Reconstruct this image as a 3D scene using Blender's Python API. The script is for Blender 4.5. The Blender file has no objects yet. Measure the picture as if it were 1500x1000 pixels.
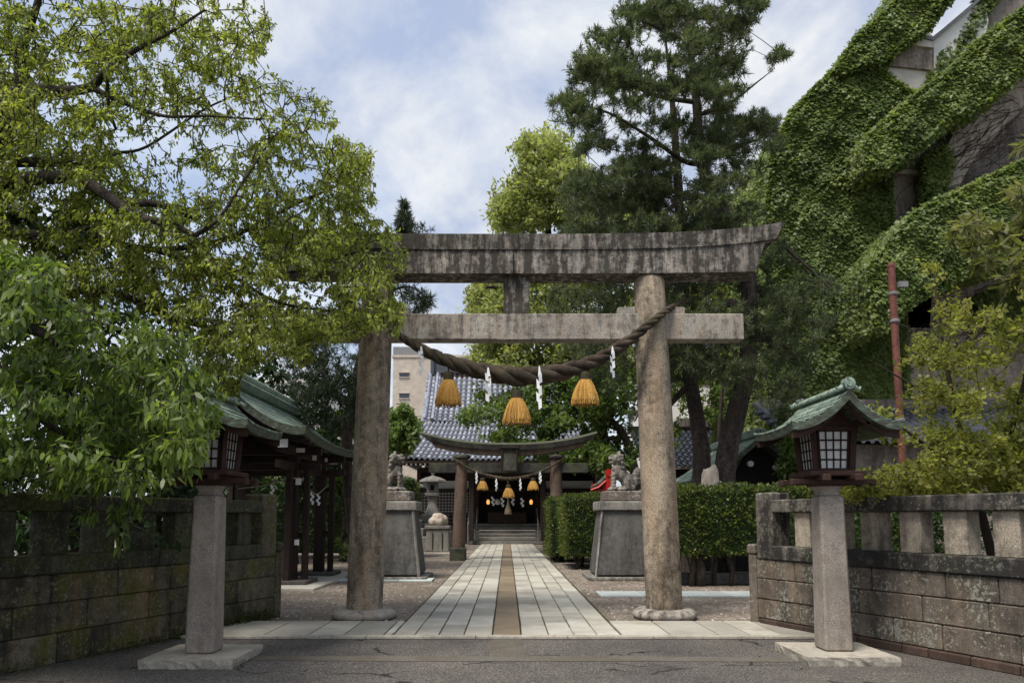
import bpy, bmesh, math, random
import numpy as np
from mathutils import Vector, Matrix, noise
from math import radians as R, pi, sin, cos

random.seed(7)
rng = np.random.default_rng(11)
S = bpy.context.scene
COL = S.collection

# ---------------------------------------------------------------- measured view (photo measurements -> metres)
F = 1050.0; TH = math.atan(0.1); CT, ST = cos(TH), sin(TH); EYE = 1.5
def ray(px, py):
    u = (px - 743.0) / F; v = (652.0 - py) / F
    return u, CT - v * ST, ST + v * CT
def G(px, py, z=0.0):
    u, dy, dz = ray(px, py); t = (z - EYE) / dz
    return Vector((u * t, dy * t, z))
def P(px, py, Y):
    u, dy, dz = ray(px, py); t = Y / dy
    return Vector((u * t, Y, EYE + dz * t))
def Pn(px, py, Y):
    u = (px - 743.0) / F; v = (652.0 - py) / F
    dy = CT - v * ST; dz = ST + v * CT; t = Y / dy
    return np.stack([u * t, Y, EYE + dz * t], 1)

# ---------------------------------------------------------------- mesh helpers
class MB:
    def __init__(s): s.v = []; s.f = []; s.uv = None
    def add(s, vs, fs):
        b = len(s.v); s.v += [Vector(q) for q in vs]; s.f += [tuple(i + b for i in q) for q in fs]; return s
    def box(s, c, d, rz=0.0, bev=0.0, top=1.0, rx=0.0, ry=0.0, topy=None):
        """box centre c, full size d; top = taper factor of the upper face"""
        hx, hy, hz = d[0] / 2, d[1] / 2, d[2] / 2
        ty = top if topy is None else topy
        M = Matrix.Rotation(rz, 3, 'Z') @ Matrix.Rotation(ry, 3, 'Y') @ Matrix.Rotation(rx, 3, 'X')
        if bev <= 0:
            vs = []
            for z, fx, fy in ((-hz, 1, 1), (hz, top, ty)):
                for x, y in ((-hx, -hy), (hx, -hy), (hx, hy), (-hx, hy)):
                    vs.append(M @ Vector((x * fx, y * fy, z)) + Vector(c))
            return s.add(vs, [(3, 2, 1, 0), (4, 5, 6, 7), (0, 1, 5, 4), (1, 2, 6, 5), (2, 3, 7, 6), (3, 0, 4, 7)])
        b = min(bev, hx * .45, hy * .45, hz * .45)
        rings = []
        def ring(z, ix, iy):   # octagon ring
            o = []
            k = (z + hz) / (2 * hz); fx = 1 + (top - 1) * k; fy = 1 + (ty - 1) * k
            X, Y = hx * fx - ix, hy * fy - iy
            for x, y in ((-X + b, -Y), (X - b, -Y), (X, -Y + b), (X, Y - b), (X - b, Y), (-X + b, Y), (-X, Y - b), (-X, -Y + b)):
                o.append(M @ Vector((x, y, z)) + Vector(c))
            return o
        vs = ring(-hz, b, b) + ring(-hz + b, 0, 0) + ring(hz - b, 0, 0) + ring(hz, b, b)
        fs = [tuple(range(7, -1, -1)), tuple(range(24, 32))]
        for r in range(3):
            for i in range(8):
                j = (i + 1) % 8; fs.append((r * 8 + i, r * 8 + j, r * 8 + 8 + j, r * 8 + 8 + i))
        return s.add(vs, fs)
    def tube(s, pts, rad, n=8, cap=True):
        pts = [Vector(p) for p in pts]
        if not hasattr(rad, '__len__'): rad = [rad] * len(pts)
        vs = []; fs = []; prev = None
        for i, p in enumerate(pts):
            d = (pts[min(i + 1, len(pts) - 1)] - pts[max(i - 1, 0)]).normalized()
            if prev is None:
                a = d.cross(Vector((0, 0, 1)) if abs(d.z) < .9 else Vector((1, 0, 0))).normalized()
            else:
                a = (prev - d * prev.dot(d)).normalized()
            prev = a; b = d.cross(a)
            for k in range(n):
                t = 2 * pi * k / n; vs.append(p + (a * cos(t) + b * sin(t)) * rad[i])
        for i in range(len(pts) - 1):
            for k in range(n):
                l = (k + 1) % n; fs.append((i * n + k, i * n + l, i * n + n + l, i * n + n + k))
        if cap: fs.append(tuple(range(n - 1, -1, -1))); fs.append(tuple(range((len(pts) - 1) * n, len(pts) * n)))
        return s.add(vs, fs)
    def lathe(s, c, prof, n=32, off=None):
        """prof: list of (r, z); off: optional list of (dx,dy) per ring"""
        vs = []; fs = []
        for i, (r, z) in enumerate(prof):
            ox, oy = off[i] if off else (0, 0)
            for k in range(n):
                t = 2 * pi * k / n; vs.append((c[0] + ox + r * cos(t), c[1] + oy + r * sin(t), c[2] + z))
        for i in range(len(prof) - 1):
            for k in range(n):
                l = (k + 1) % n; fs.append((i * n + k, i * n + l, i * n + n + l, i * n + n + k))
        fs.append(tuple(range(n - 1, -1, -1))); fs.append(tuple(range((len(prof) - 1) * n, len(prof) * n)))
        return s.add(vs, fs)
    def prism(s, poly, y0, y1, fn=None):
        """poly of (x,z); extruded along y"""
        n = len(poly)
        vs = [(x, y0, z) for x, z in poly] + [(x, y1, z) for x, z in poly]
        if fn: vs = [fn(Vector(v)) for v in vs]
        fs = [tuple(range(n)), tuple(range(2 * n - 1, n - 1, -1))]
        for i in range(n):
            j = (i + 1) % n; fs.append((i, i + n, j + n, j))
        return s.add(vs, fs)
    def grid(s, rows):
        """rows: list of equally long point lists"""
        m = len(rows[0]); vs = [p for r in rows for p in r]; fs = []
        for i in range(len(rows) - 1):
            for k in range(m - 1): fs.append((i * m + k, i * m + k + 1, i * m + m + k + 1, i * m + m + k))
        return s.add(vs, fs)
    def build(s, name, mat, parent=None, smooth=None, fix=True, **kw):
        me = bpy.data.meshes.new(name)
        off = world_loc(parent) if parent is not None else Vector((0, 0, 0))
        me.from_pydata([tuple(v - off) for v in s.v], [], s.f)
        me.validate()
        if fix:
            bm = bmesh.new(); bm.from_mesh(me); bmesh.ops.recalc_face_normals(bm, faces=bm.faces); bm.to_mesh(me); bm.free()
        return link(name, me, mat, parent, smooth, **kw)

def world_loc(o):
    v = Vector((0, 0, 0))
    while o is not None: v += o.location; o = o.parent
    return v
def link(name, me, mat, parent=None, smooth=None, **kw):
    o = bpy.data.objects.new(name, me); COL.objects.link(o)
    if mat is not None: me.materials.append(mat)
    if parent is not None: o.parent = parent
    if smooth:
        me.polygons.foreach_set('use_smooth', [True] * len(me.polygons))
        if smooth is not True:
            try: me.set_sharp_from_angle(angle=R(smooth))
            except Exception: pass
    for k, v in kw.items(): o[k] = v
    return o
def thing(name, label, cat, loc=(0, 0, 0), group=None):
    o = bpy.data.objects.new(name, None); COL.objects.link(o); o.location = loc
    o.empty_display_size = .2
    o['label'] = label; o['category'] = cat
    if group: o['group'] = group
    return o
def tag(o, label, cat, group=None, kind=None):
    o['label'] = label; o['category'] = cat
    if group: o['group'] = group
    if kind: o['kind'] = kind
    return o
def struct(o):
    o['kind'] = 'structure'; return o
def copy_tree(o, parent=None):
    c = o.copy(); COL.objects.link(c); c.parent = parent
    for ch in [q for q in bpy.data.objects if q.parent == o]: copy_tree(ch, c)
    return c
def np_mesh(name, V, Fc):
    """V (n,3) float, Fc (m,k) int"""
    me = bpy.data.meshes.new(name); m, k = Fc.shape
    me.vertices.add(len(V)); me.vertices.foreach_set('co', np.asarray(V, np.float32).ravel())
    me.loops.add(m * k); me.loops.foreach_set('vertex_index', np.asarray(Fc, np.int32).ravel())
    me.polygons.add(m); me.polygons.foreach_set('loop_start', np.arange(0, m * k, k, dtype=np.int32))
    me.polygons.foreach_set('loop_total', np.full(m, k, np.int32))
    me.update(calc_edges=True); return me

# ---------------------------------------------------------------- materials
class NT:
    def __init__(s, name):
        s.m = bpy.data.materials.new(name); s.m.use_nodes = True; s.t = s.m.node_tree
        s.b = s.t.nodes['Principled BSDF']; s.out = s.t.nodes['Material Output']
    def n(s, typ, **kw):
        nd = s.t.nodes.new(typ)
        for k, v in kw.items():
            if k in nd.inputs: nd.inputs[k].default_value = v
            else: setattr(nd, k, v)
        return nd
    def l(s, a, b): s.t.links.new(a, b)
    def coord(s, scale=(1, 1, 1), kind='Object', rot=(0, 0, 0)):
        tc = s.n('ShaderNodeTexCoord'); mp = s.n('ShaderNodeMapping')
        mp.inputs['Scale'].default_value = scale; mp.inputs['Rotation'].default_value = rot
        s.l(tc.outputs[kind], mp.inputs['Vector']); return mp.outputs['Vector']
    def noise(s, vec, scale, detail=5, rough=.6, dist=0):
        n = s.n('ShaderNodeTexNoise'); n.inputs['Scale'].default_value = scale; n.inputs['Detail'].default_value = detail
        n.inputs['Roughness'].default_value = rough; n.inputs['Distortion'].default_value = dist
        if vec is not None: s.l(vec, n.inputs['Vector'])
        return n.outputs['Fac']
    def ramp(s, fac, stops, interp='LINEAR'):
        r = s.n('ShaderNodeValToRGB'); r.color_ramp.interpolation = interp
        e = r.color_ramp.elements
        while len(e) > 1: e.remove(e[-1])
        e[0].position = stops[0][0]; e[0].color = c4(stops[0][1])
        for p, c in stops[1:]:
            q = e.new(p); q.color = c4(c)
        s.l(fac, r.inputs['Fac']); return r.outputs['Color']
    def mix(s, fac, a, b, mode='MIX'):
        m = s.n('ShaderNodeMix'); m.data_type = 'RGBA'; m.blend_type = mode
        for sock, v in ((m.inputs[0], fac), (m.inputs[6], a), (m.inputs[7], b)):
            if hasattr(v, 'is_linked') or hasattr(v, 'links'): s.l(v, sock)
            else: sock.default_value = v if not hasattr(v, '__len__') else c4(v)
        return m.outputs[2]
    def math(s, op, a, b=0.0, clamp=False):
        m = s.n('ShaderNodeMath'); m.operation = op; m.use_clamp = clamp
        for sock, v in ((m.inputs[0], a), (m.inputs[1], b)):
            if hasattr(v, 'links'): s.l(v, sock)
            else: sock.default_value = v
        return m.outputs[0]
    def bump(s, h, strength=.5, dist=.02, normal=None):
        b = s.n('ShaderNodeBump'); b.inputs['Strength'].default_value = strength; b.inputs['Distance'].default_value = dist
        s.l(h, b.inputs['Height'])
        if normal is not None: s.l(normal, b.inputs['Normal'])
        return b.outputs['Normal']
    def island(s):
        return s.n('ShaderNodeNewGeometry').outputs['Random Per Island']
    def fin(s, col=None, rough=.8, normal=None, spec=.3, metal=0):
        if col is not None:
            if hasattr(col, 'links'): s.l(col, s.b.inputs['Base Color'])
            else: s.b.inputs['Base Color'].default_value = c4(col)
        if hasattr(rough, 'links'): s.l(rough, s.b.inputs['Roughness'])
        else: s.b.inputs['Roughness'].default_value = rough
        s.b.inputs['Specular IOR Level'].default_value = spec; s.b.inputs['Metallic'].default_value = metal
        if normal is not None: s.l(normal, s.b.inputs['Normal'])
        return s.m
def c4(c):
    if hasattr(c, '__len__'): return (c[0], c[1], c[2], 1.0)
    return (c, c, c, 1.0)

def stone(name, base, dark, streak=.5, speck=.25, lichen=0.0, moss=0.0, mossc=(.075, .085, .025), island=.0, grain=90, bumps=.35, streakpos=.5, up_moss=False, rust=0.0, ss=3.6, width=.16, lo=.38):
    m = NT(name)
    v = m.coord(); vs = m.coord((ss, ss, .14 * ss))
    big = m.noise(v, 1.7, 4, .6); st = m.math('ADD', m.math('MULTIPLY', m.noise(vs, 1.6, 6, .65), 1 - lo), m.math('MULTIPLY', m.noise(v, .75, 3, .5), lo)); med = m.noise(v, 9, 6, .7); fine = m.noise(v, grain, 2, .8)
    light = tuple(min(1, c * 1.25) for c in base)
    col = m.ramp(big, [(.3, tuple(c * .82 for c in base)), (.7, light)])
    if island:
        isl = m.ramp(m.island(), [(0, (1 - island,) * 3), (.5, (1, .97, .93)), (1, (1 + island * .6,) * 3)])
        col = m.mix(1.0, col, isl, 'MULTIPLY')
    spk = m.ramp(fine, [(.36, (1 - speck * 1.6,) * 3), (.5, (1, 1, 1)), (.64, (1 + speck * 1.2,) * 3)])
    col = m.mix(1.0, col, spk, 'MULTIPLY')
    if rust:
        rf = m.ramp(m.noise(vs, 1.1, 4, .6), [(.5, (0, 0, 0)), (.72, (rust,) * 3)])
        col = m.mix(rf, col, (.30, .17, .075))
    f = m.math('ADD', m.math('MULTIPLY', st, .65), m.math('MULTIPLY', med, .35))
    fac = m.ramp(f, [(streakpos - width * .45, (0, 0, 0)), (streakpos + width * .55, (streak,) * 3)])
    col = m.mix(fac, col, dark)
    if lichen:
        lf = m.ramp(m.math('MULTIPLY', m.noise(v, 26, 7, .7), m.math('ADD', m.noise(v, 2.6, 4, .6), .5)), [(.565, (0, 0, 0)), (.60, (lichen,) * 3)])
        col = m.mix(lf, col, (.42, .42, .38))
    if moss:
        mf = m.noise(v, 2.6, 5, .65)
        if up_moss:
            g = m.n('ShaderNodeNewGeometry'); sp = m.n('ShaderNodeSeparateXYZ'); m.l(g.outputs['Normal'], sp.inputs[0])
            mf = m.math('ADD', mf, m.math('MULTIPLY', m.math('MAXIMUM', sp.outputs['Z'], 0), .25))
        mo = m.ramp(mf, [(.47, (0, 0, 0)), (.62, (moss,) * 3)])
        col = m.mix(mo, col, mossc)
    h = m.math('ADD', m.math('MULTIPLY', med, 1.0), m.math('MULTIPLY', fine, .35))
    return m.fin(col, .88, m.bump(h, bumps, .03), .25)

def wood(name, base, dark, scale=1, rough=.75):
    m = NT(name); v = m.coord((2.5 * scale, 2.5 * scale, 2.5 * scale)); n = m.noise(v, 3, 6, .7); g = m.noise(m.coord((14, 14, 2)), 4, 4, .7)
    col = m.ramp(m.math('ADD', m.math('MULTIPLY', n, .5), m.math('MULTIPLY', g, .5)), [(.35, dark), (.68, base)])
    return m.fin(col, rough, m.bump(g, .3, .01), .3)

def leafmat(name, cols, trans=.5, tcol=None, rough=.5, spec=.35, clump=None):
    m = NT(name); m.t.nodes.remove(m.b)
    isl = m.island()
    r = m.n('ShaderNodeValToRGB'); e = r.color_ramp.elements
    while len(e) > 1: e.remove(e[-1])
    e[0].position = 0; e[0].color = c4(cols[0])
    for i, c in enumerate(cols[1:]): q = e.new((i + 1) / (len(cols) - 1)); q.color = c4(c)
    big = m.noise(m.coord(), .9 if clump is None else clump, 3, .55)
    f = m.math('ADD', m.math('MULTIPLY', isl, .45), m.math('MULTIPLY', m.math('SUBTRACT', big, .22), 1.0), True)
    m.l(f, r.inputs['Fac'])
    b = m.n('ShaderNodeBsdfPrincipled'); b.inputs['Roughness'].default_value = rough; b.inputs['Specular IOR Level'].default_value = spec
    m.l(r.outputs['Color'], b.inputs['Base Color'])
    t = m.n('ShaderNodeBsdfTranslucent')
    tc = m.mix(1.0, r.outputs['Color'], tcol or (1.5, 1.6, .7), 'MULTIPLY'); m.l(tc, t.inputs['Color'])
    mx = m.n('ShaderNodeMixShader'); mx.inputs[0].default_value = trans
    m.l(b.outputs[0], mx.inputs[1]); m.l(t.outputs[0], mx.inputs[2]); m.l(mx.outputs[0], m.out.inputs['Surface'])
    return m.m

def plain(name, col, rough=.7, var=.15, scale=6, spec=.3, bump=.15):
    m = NT(name); n = m.noise(m.coord(), scale, 6, .65)
    c = m.ramp(n, [(.3, tuple(q * (1 - var) for q in col)), (.7, tuple(q * (1 + var) for q in col))])
    return m.fin(c, rough, m.bump(n, bump, .02), spec)

M = {}
M['torii'] = stone('torii_granite', (.31, .255, .19), (.033, .027, .022), streak=.85, speck=.45, streakpos=.52, rust=.5, width=.14)
M['torii_top'] = stone('torii_blackened_granite', (.30, .27, .235), (.030, .026, .023), streak=.94, speck=.4, streakpos=.462, ss=6.5, width=.11, lo=.25, rust=.25, moss=.3, up_moss=True, mossc=(.09, .09, .07))
M['torii_beam'] = stone('torii_beam_granite', (.31, .285, .245), (.05, .042, .036), streak=.9, speck=.3, streakpos=.535, rust=.3, ss=5, width=.12)
M['granite'] = stone('grey_granite', (.28, .245, .21), (.09, .07, .05), streak=.6, speck=.34, streakpos=.53, grain=120, bumps=.2)
M['slab'] = stone('pale_slab', (.37, .34, .285), (.12, .11, .095), streak=.6, speck=.2, streakpos=.56, bumps=.4)
M['wall_left'] = stone('mossy_wall_stone', (.13, .115, .08), (.016, .016, .011), streak=.9, speck=.25, lichen=.35, moss=.85, mossc=(.085, .078, .012), island=.5, streakpos=.48, rust=.6, ss=2.6)
M['wall_left_cap'] = stone('mossy_wall_cap', (.085, .082, .06), (.014, .015, .010), streak=.85, speck=.25, lichen=.25, moss=.75, mossc=(.05, .058, .012), streakpos=.45, up_moss=True)
M['wall_right'] = stone('lichen_wall_stone', (.155, .132, .108), (.034, .03, .026), streak=.85, speck=.25, lichen=.5, moss=.15, island=.18, streakpos=.52, rust=.2)
M['wall_right_cap'] = stone('black_wall_cap', (.17, .15, .13), (.018, .017, .016), streak=.95, speck=.22, lichen=.25, streakpos=.43, moss=.15)
M['picket_right'] = stone('wall_picket_stone', (.33, .285, .225), (.035, .03, .025), streak=.92, speck=.3, streakpos=.54)
M['red_brick'] = stone('reddish_footing', (.085, .055, .042), (.03, .024, .02), streak=.7, island=.3)
M['concrete_dark'] = stone('dark_pedestal', (.115, .112, .105), (.03, .03, .03), streak=.8, speck=.12, streakpos=.5, bumps=.25)
M['concrete_dark2'] = stone('dark_plinth', (.15, .125, .105), (.035, .03, .027), streak=.8, speck=.2, lichen=.6, streakpos=.5)
M['ped_trim'] = stone('pedestal_trim', (.26, .245, .22), (.04, .038, .034), streak=.85, streakpos=.5)
M['statue'] = stone('statue_stone', (.30, .265, .23), (.035, .03, .027), streak=.9, speck=.2, lichen=.5, streakpos=.48)
M['lantern_stone'] = stone('lantern_stone', (.20, .19, .17), (.07, .065, .06), streak=.6, streakpos=.52)
M['torii2'] = stone('old_brown_torii', (.15, .105, .08), (.035, .026, .022), streak=.7, speck=.3, streakpos=.5, bumps=.3)
M['torii2_dark'] = stone('old_dark_lintel', (.062, .058, .052), (.016, .016, .016), streak=.9, speck=.3, streakpos=.5, moss=.5, up_moss=True, mossc=(.10, .11, .06))
M['rock'] = stone('rock', (.44, .37, .30), (.10, .08, .065), streak=.55, speck=.2, lichen=.6, streakpos=.54)
M['rope'] = stone('straw_rope', (.085, .062, .042), (.016, .013, .011), streak=.9, speck=.4, streakpos=.49, grain=160, moss=.2)
M['twine'] = plain('pale_twine', (.30, .25, .17), .8)
M['tassel_red'] = None
M['paper'] = plain('white_paper', (.78, .79, .80), .6, .04)
M['dark_wood'] = wood('dark_wood', (.036, .020, .014), (.010, .007, .006))
M['lantern_wood'] = wood('lantern_wood', (.070, .031, .021), (.020, .012, .010))
M['grey_wood'] = wood('weathered_wood', (.11, .10, .09), (.05, .045, .04))
M['shoji'] = plain('lantern_pane', (.52, .51, .49), .5, .16, 9)
M['plaster'] = plain('white_plaster', (.55, .54, .52), .8, .08, 3)
M['red'] = plain('vermilion_paint', (.40, .015, .011), .45, .12)
M['red_pole'] = plain('rusty_red_pole', (.12, .043, .030), .65, .45, 9)
M['bark'] = stone('bark', (.060, .047, .038), (.010, .009, .008), streak=.9, speck=.4, streakpos=.5, grain=40, bumps=.9)
M['bark_pine'] = stone('pine_bark', (.085, .066, .054), (.014, .012, .011), streak=.85, speck=.4, streakpos=.5, grain=30, bumps=1.0)
M['twig'] = plain('dark_twig', (.035, .027, .02), .85, .3)
M['moss'] = plain('moss', (.065, .075, .018), .95, .45, 30)
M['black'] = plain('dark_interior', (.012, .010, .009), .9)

def straw():
    m = NT('straw'); n = m.noise(m.coord((55, 55, 3)), 3, 5, .75)
    return m.fin(m.ramp(n, [(.30, (.16, .07, .015)), (.48, (.50, .27, .06)), (.66, (.76, .50, .17))]), .75, m.bump(n, .6, .012), .2)
M['straw'] = straw()

def copper():
    m = NT('green_copper')
    v = m.coord(); n = m.noise(v, 3.2, 6, .65); st = m.noise(m.coord((9, 9, 3)), 2.5, 5, .7)
    col = m.ramp(n, [(.3, (.15, .22, .175)), (.55, (.25, .34, .275)), (.75, (.37, .45, .37))])
    isl = m.ramp(m.island(), [(0, (.55, .56, .55)), (.5, (1, 1, 1)), (1, (1.3, 1.25, 1.2))])
    col = m.mix(1.0, col, isl, 'MULTIPLY')
    f = m.ramp(st, [(.46, (0, 0, 0)), (.60, (.9,) * 3)])
    col = m.mix(f, col, (.045, .042, .034))
    return m.fin(col, .5, m.bump(st, .2, .01), .45)
M['copper'] = copper()
def copper_edge():
    m = NT('dark_copper_edge')
    v = m.coord((4, 4, 9)); n = m.noise(v, 2.2, 6, .65)
    return m.fin(m.ramp(n, [(.4, (.040, .038, .028)), (.58, (.075, .10, .07)), (.74, (.20, .26, .20))]), .6, m.bump(n, .3, .01), .35)
M['copper_edge'] = copper_edge()

def tile():
    m = NT('grey_roof_tile')
    n = m.noise(m.coord(), 4, 5, .6)
    isl = m.ramp(m.island(), [(0, (.6, .6, .63)), (1, (1.25, 1.25, 1.3))])
    c = m.mix(1.0, m.ramp(n, [(.3, (.16, .175, .21)), (.7, (.36, .375, .42))]), isl, 'MULTIPLY')
    return m.fin(c, .33, m.bump(n, .15, .01), .6)
M['tile'] = tile()
M['tile_dark'] = plain('dark_tile_and_shade', (.055, .06, .072), .4, .3, 5, .5)  # dark tile roofs, and the painted shade in the hall roof valleys

def asphalt():
    m = NT('asphalt'); v = m.coord()
    fine = m.noise(v, 75, 3, .85); big = m.noise(v, .9, 5, .6); vor = m.n('ShaderNodeTexVoronoi'); vor.inputs['Scale'].default_value = 55; m.l(v, vor.inputs['Vector'])
    col = m.ramp(fine, [(.36, (.028, .026, .025)), (.5, (.078, .072, .068)), (.62, (.25, .23, .21))])
    agg = m.ramp(vor.outputs['Color'], [(.0, (.7, .7, .7)), (.8, (1.05, 1.05, 1.05)), (1, (1.7, 1.65, 1.55))])
    col = m.mix(1.0, col, agg, 'MULTIPLY')
    col = m.mix(1.0, col, m.ramp(big, [(.3, (.75, .75, .75)), (.7, (1.3, 1.27, 1.22))]), 'MULTIPLY')
    # cracks
    w = m.n('ShaderNodeTexNoise'); w.inputs['Scale'].default_value = 2.5; w.inputs['Detail'].default_value = 6; m.l(v, w.inputs['Vector'])
    vv = m.n('ShaderNodeVectorMath'); vv.operation = 'MULTIPLY_ADD'; m.l(w.outputs['Color'], vv.inputs[0]); vv.inputs[1].default_value = (.55, .55, 0); m.l(v, vv.inputs[2])
    cr = m.n('ShaderNodeTexVoronoi'); cr.feature = 'DISTANCE_TO_EDGE'; cr.inputs['Scale'].default_value = .62; m.l(vv.outputs[0], cr.inputs['Vector'])
    brk = m.noise(v, 1.3, 3, .5)
    cf = m.math('ADD', cr.outputs['Distance'], m.math('MULTIPLY', m.math('MAXIMUM', m.math('SUBTRACT', brk, .46), 0), .5))
    ck = m.ramp(cf, [(.004, (.9, .9, .9)), (.012, (0, 0, 0))])
    col = m.mix(ck, col, (.014, .014, .011))
    h = m.math('SUBTRACT', fine, m.math('MULTIPLY', ck, .8))
    return m.fin(col, .9, m.bump(h, .7, .012), .25)
M['asphalt'] = asphalt()
def patch():
    m = NT('old_mortar_patch'); v = m.coord(); f = m.noise(v, 60, 4, .8); b = m.noise(v, 2.5, 5, .65)
    c = m.mix(m.ramp(b, [(.42, (0, 0, 0)), (.62, (.85,) * 3)]), m.ramp(f, [(.35, (.07, .064, .056)), (.65, (.18, .165, .14))]), (.10, .085, .062))
    return m.fin(c, .9, m.bump(f, .6, .01), .2)
M['patch'] = patch()
def gravel():
    m = NT('gravel'); v = m.coord()
    vo = m.n('ShaderNodeTexVoronoi'); vo.inputs['Scale'].default_value = 26; m.l(v, vo.inputs['Vector'])
    vo2 = m.n('ShaderNodeTexVoronoi'); vo2.inputs['Scale'].default_value = 9; m.l(v, vo2.inputs['Vector'])
    b = m.noise(v, .8, 5, .6)
    c = m.ramp(vo.outputs['Color'], [(.1, (.10, .075, .055)), (.5, (.22, .18, .145)), (.9, (.42, .38, .33))])
    c = m.mix(m.ramp(b, [(.4, (0, 0, 0)), (.6, (.75,) * 3)]), c, (.135, .112, .088))
    h = m.math('ADD', vo.outputs['Distance'], m.math('MULTIPLY', vo2.outputs['Distance'], .6))
    return m.fin(c, .9, m.bump(h, .8, .03), .2)
M['gravel'] = gravel()
def paving(name, base, dark, amt=.22, white=0):
    m = NT(name); v = m.coord(); n = m.noise(v, 3.0, 6, .65); f = m.noise(v, 70, 3, .7); st = m.noise(m.coord((1, 1, 1)), 1.1, 5, .6)
    c = m.ramp(n, [(.3, tuple(q * .86 for q in base)), (.7, tuple(q * 1.1 for q in base))])
    c = m.mix(1.0, c, m.ramp(m.island(), [(0, (1 - amt,) * 3), (.4, (1, .98, .95)), (1, (1.12, 1.13, 1.12))]), 'MULTIPLY')
    c = m.mix(1.0, c, m.ramp(f, [(.35, (.86,) * 3), (.65, (1.1,) * 3)]), 'MULTIPLY')
    c = m.mix(m.ramp(st, [(.5, (0, 0, 0)), (.68, (.6,) * 3)]), c, dark)
    return m.fin(c, .72, m.bump(m.math('ADD', n, m.math('MULTIPLY', f, .3)), .25, .015), .35)
M['paving'] = paving('path_stone', (.42, .405, .355), (.19, .165, .125), .3)
M['paving_blue'] = paving('bluish_path_stone', (.44, .49, .48), (.3, .3, .27))
M['strip'] = paving('brown_centre_strip', (.22, .175, .12), (.11, .085, .055), .12)
M['joint'] = plain('dark_joint', (.05, .045, .025), .95, .6, 3)
M['beige_wall'] = stone('beige_building_wall', (.44, .39, .33), (.36, .31, .26), streak=.6, speck=.02, streakpos=.5, grain=4, bumps=.05, ss=.6)
M['white_wall'] = plain('white_building_wall', (.62, .61, .58), .85, .06, .8)
M['conc_brown'] = stone('stained_concrete', (.33, .28, .23), (.055, .045, .038), streak=.75, speck=.06, streakpos=.5, grain=20, bumps=.15)
M['conc_light'] = stone('pale_concrete', (.50, .47, .42), (.22, .19, .16), streak=.5, speck=.05, streakpos=.56, grain=20, bumps=.12)
M['conc_fin'] = stone('vine_scarred_concrete', (.42, .36, .30), (.08, .065, .055), streak=.7, speck=.06, streakpos=.5, grain=20, bumps=.15)
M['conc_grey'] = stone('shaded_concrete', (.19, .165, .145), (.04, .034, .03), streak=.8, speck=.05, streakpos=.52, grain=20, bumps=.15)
M['glass'] = plain('dark_window_glass', (.03, .035, .045), .15, .2, 1, .6)
M['metal'] = plain('grey_metal', (.18, .18, .18), .4, .2)

M['leaf_big'] = leafmat('yellow_green_leaves', [(.030, .046, .011), (.12, .152, .032), (.27, .30, .075), (.46, .46, .17)], .55, rough=.45)
M['leaf_low'] = leafmat('fresh_green_leaves', [(.016, .032, .010), (.070, .110, .026), (.17, .23, .055), (.34, .39, .12)], .48, rough=.42)
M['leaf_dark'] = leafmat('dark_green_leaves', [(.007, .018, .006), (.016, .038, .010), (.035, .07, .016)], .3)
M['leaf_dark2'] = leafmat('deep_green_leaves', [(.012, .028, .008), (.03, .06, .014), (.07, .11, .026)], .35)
M['needle'] = leafmat('pine_needles', [(.014, .027, .016), (.045, .066, .036), (.115, .138, .08), (.23, .235, .15)], .38, rough=.5, clump=2.2)
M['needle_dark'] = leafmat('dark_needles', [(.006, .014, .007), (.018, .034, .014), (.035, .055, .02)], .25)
M['leaf_light'] = leafmat('pale_green_leaves', [(.13, .155, .065), (.26, .285, .12), (.41, .42, .22)], .5, clump=.6)
M['leaf_mid'] = leafmat('mid_green_leaves', [(.025, .05, .016), (.065, .11, .03), (.13, .18, .055), (.22, .28, .09)], .5, clump=.7)
M['ivy'] = leafmat('ivy_leaves', [(.055, .085, .027), (.105, .15, .045), (.18, .23, .068), (.30, .33, .11)], .42, clump=.5, rough=.45)
M['shrub'] = leafmat('olive_yellow_leaves', [(.06, .075, .02), (.14, .155, .04), (.25, .255, .075), (.40, .32, .11)], .55, clump=1.8)
M['hedge'] = leafmat('hedge_leaves', [(.016, .032, .007), (.045, .075, .015), (.12, .14, .032), (.27, .25, .09)], .35, clump=2.2)
M['rhodo'] = leafmat('long_pale_leaves', [(.06, .07, .025), (.14, .15, .06), (.30, .28, .16)], .45, clump=2)
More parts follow.
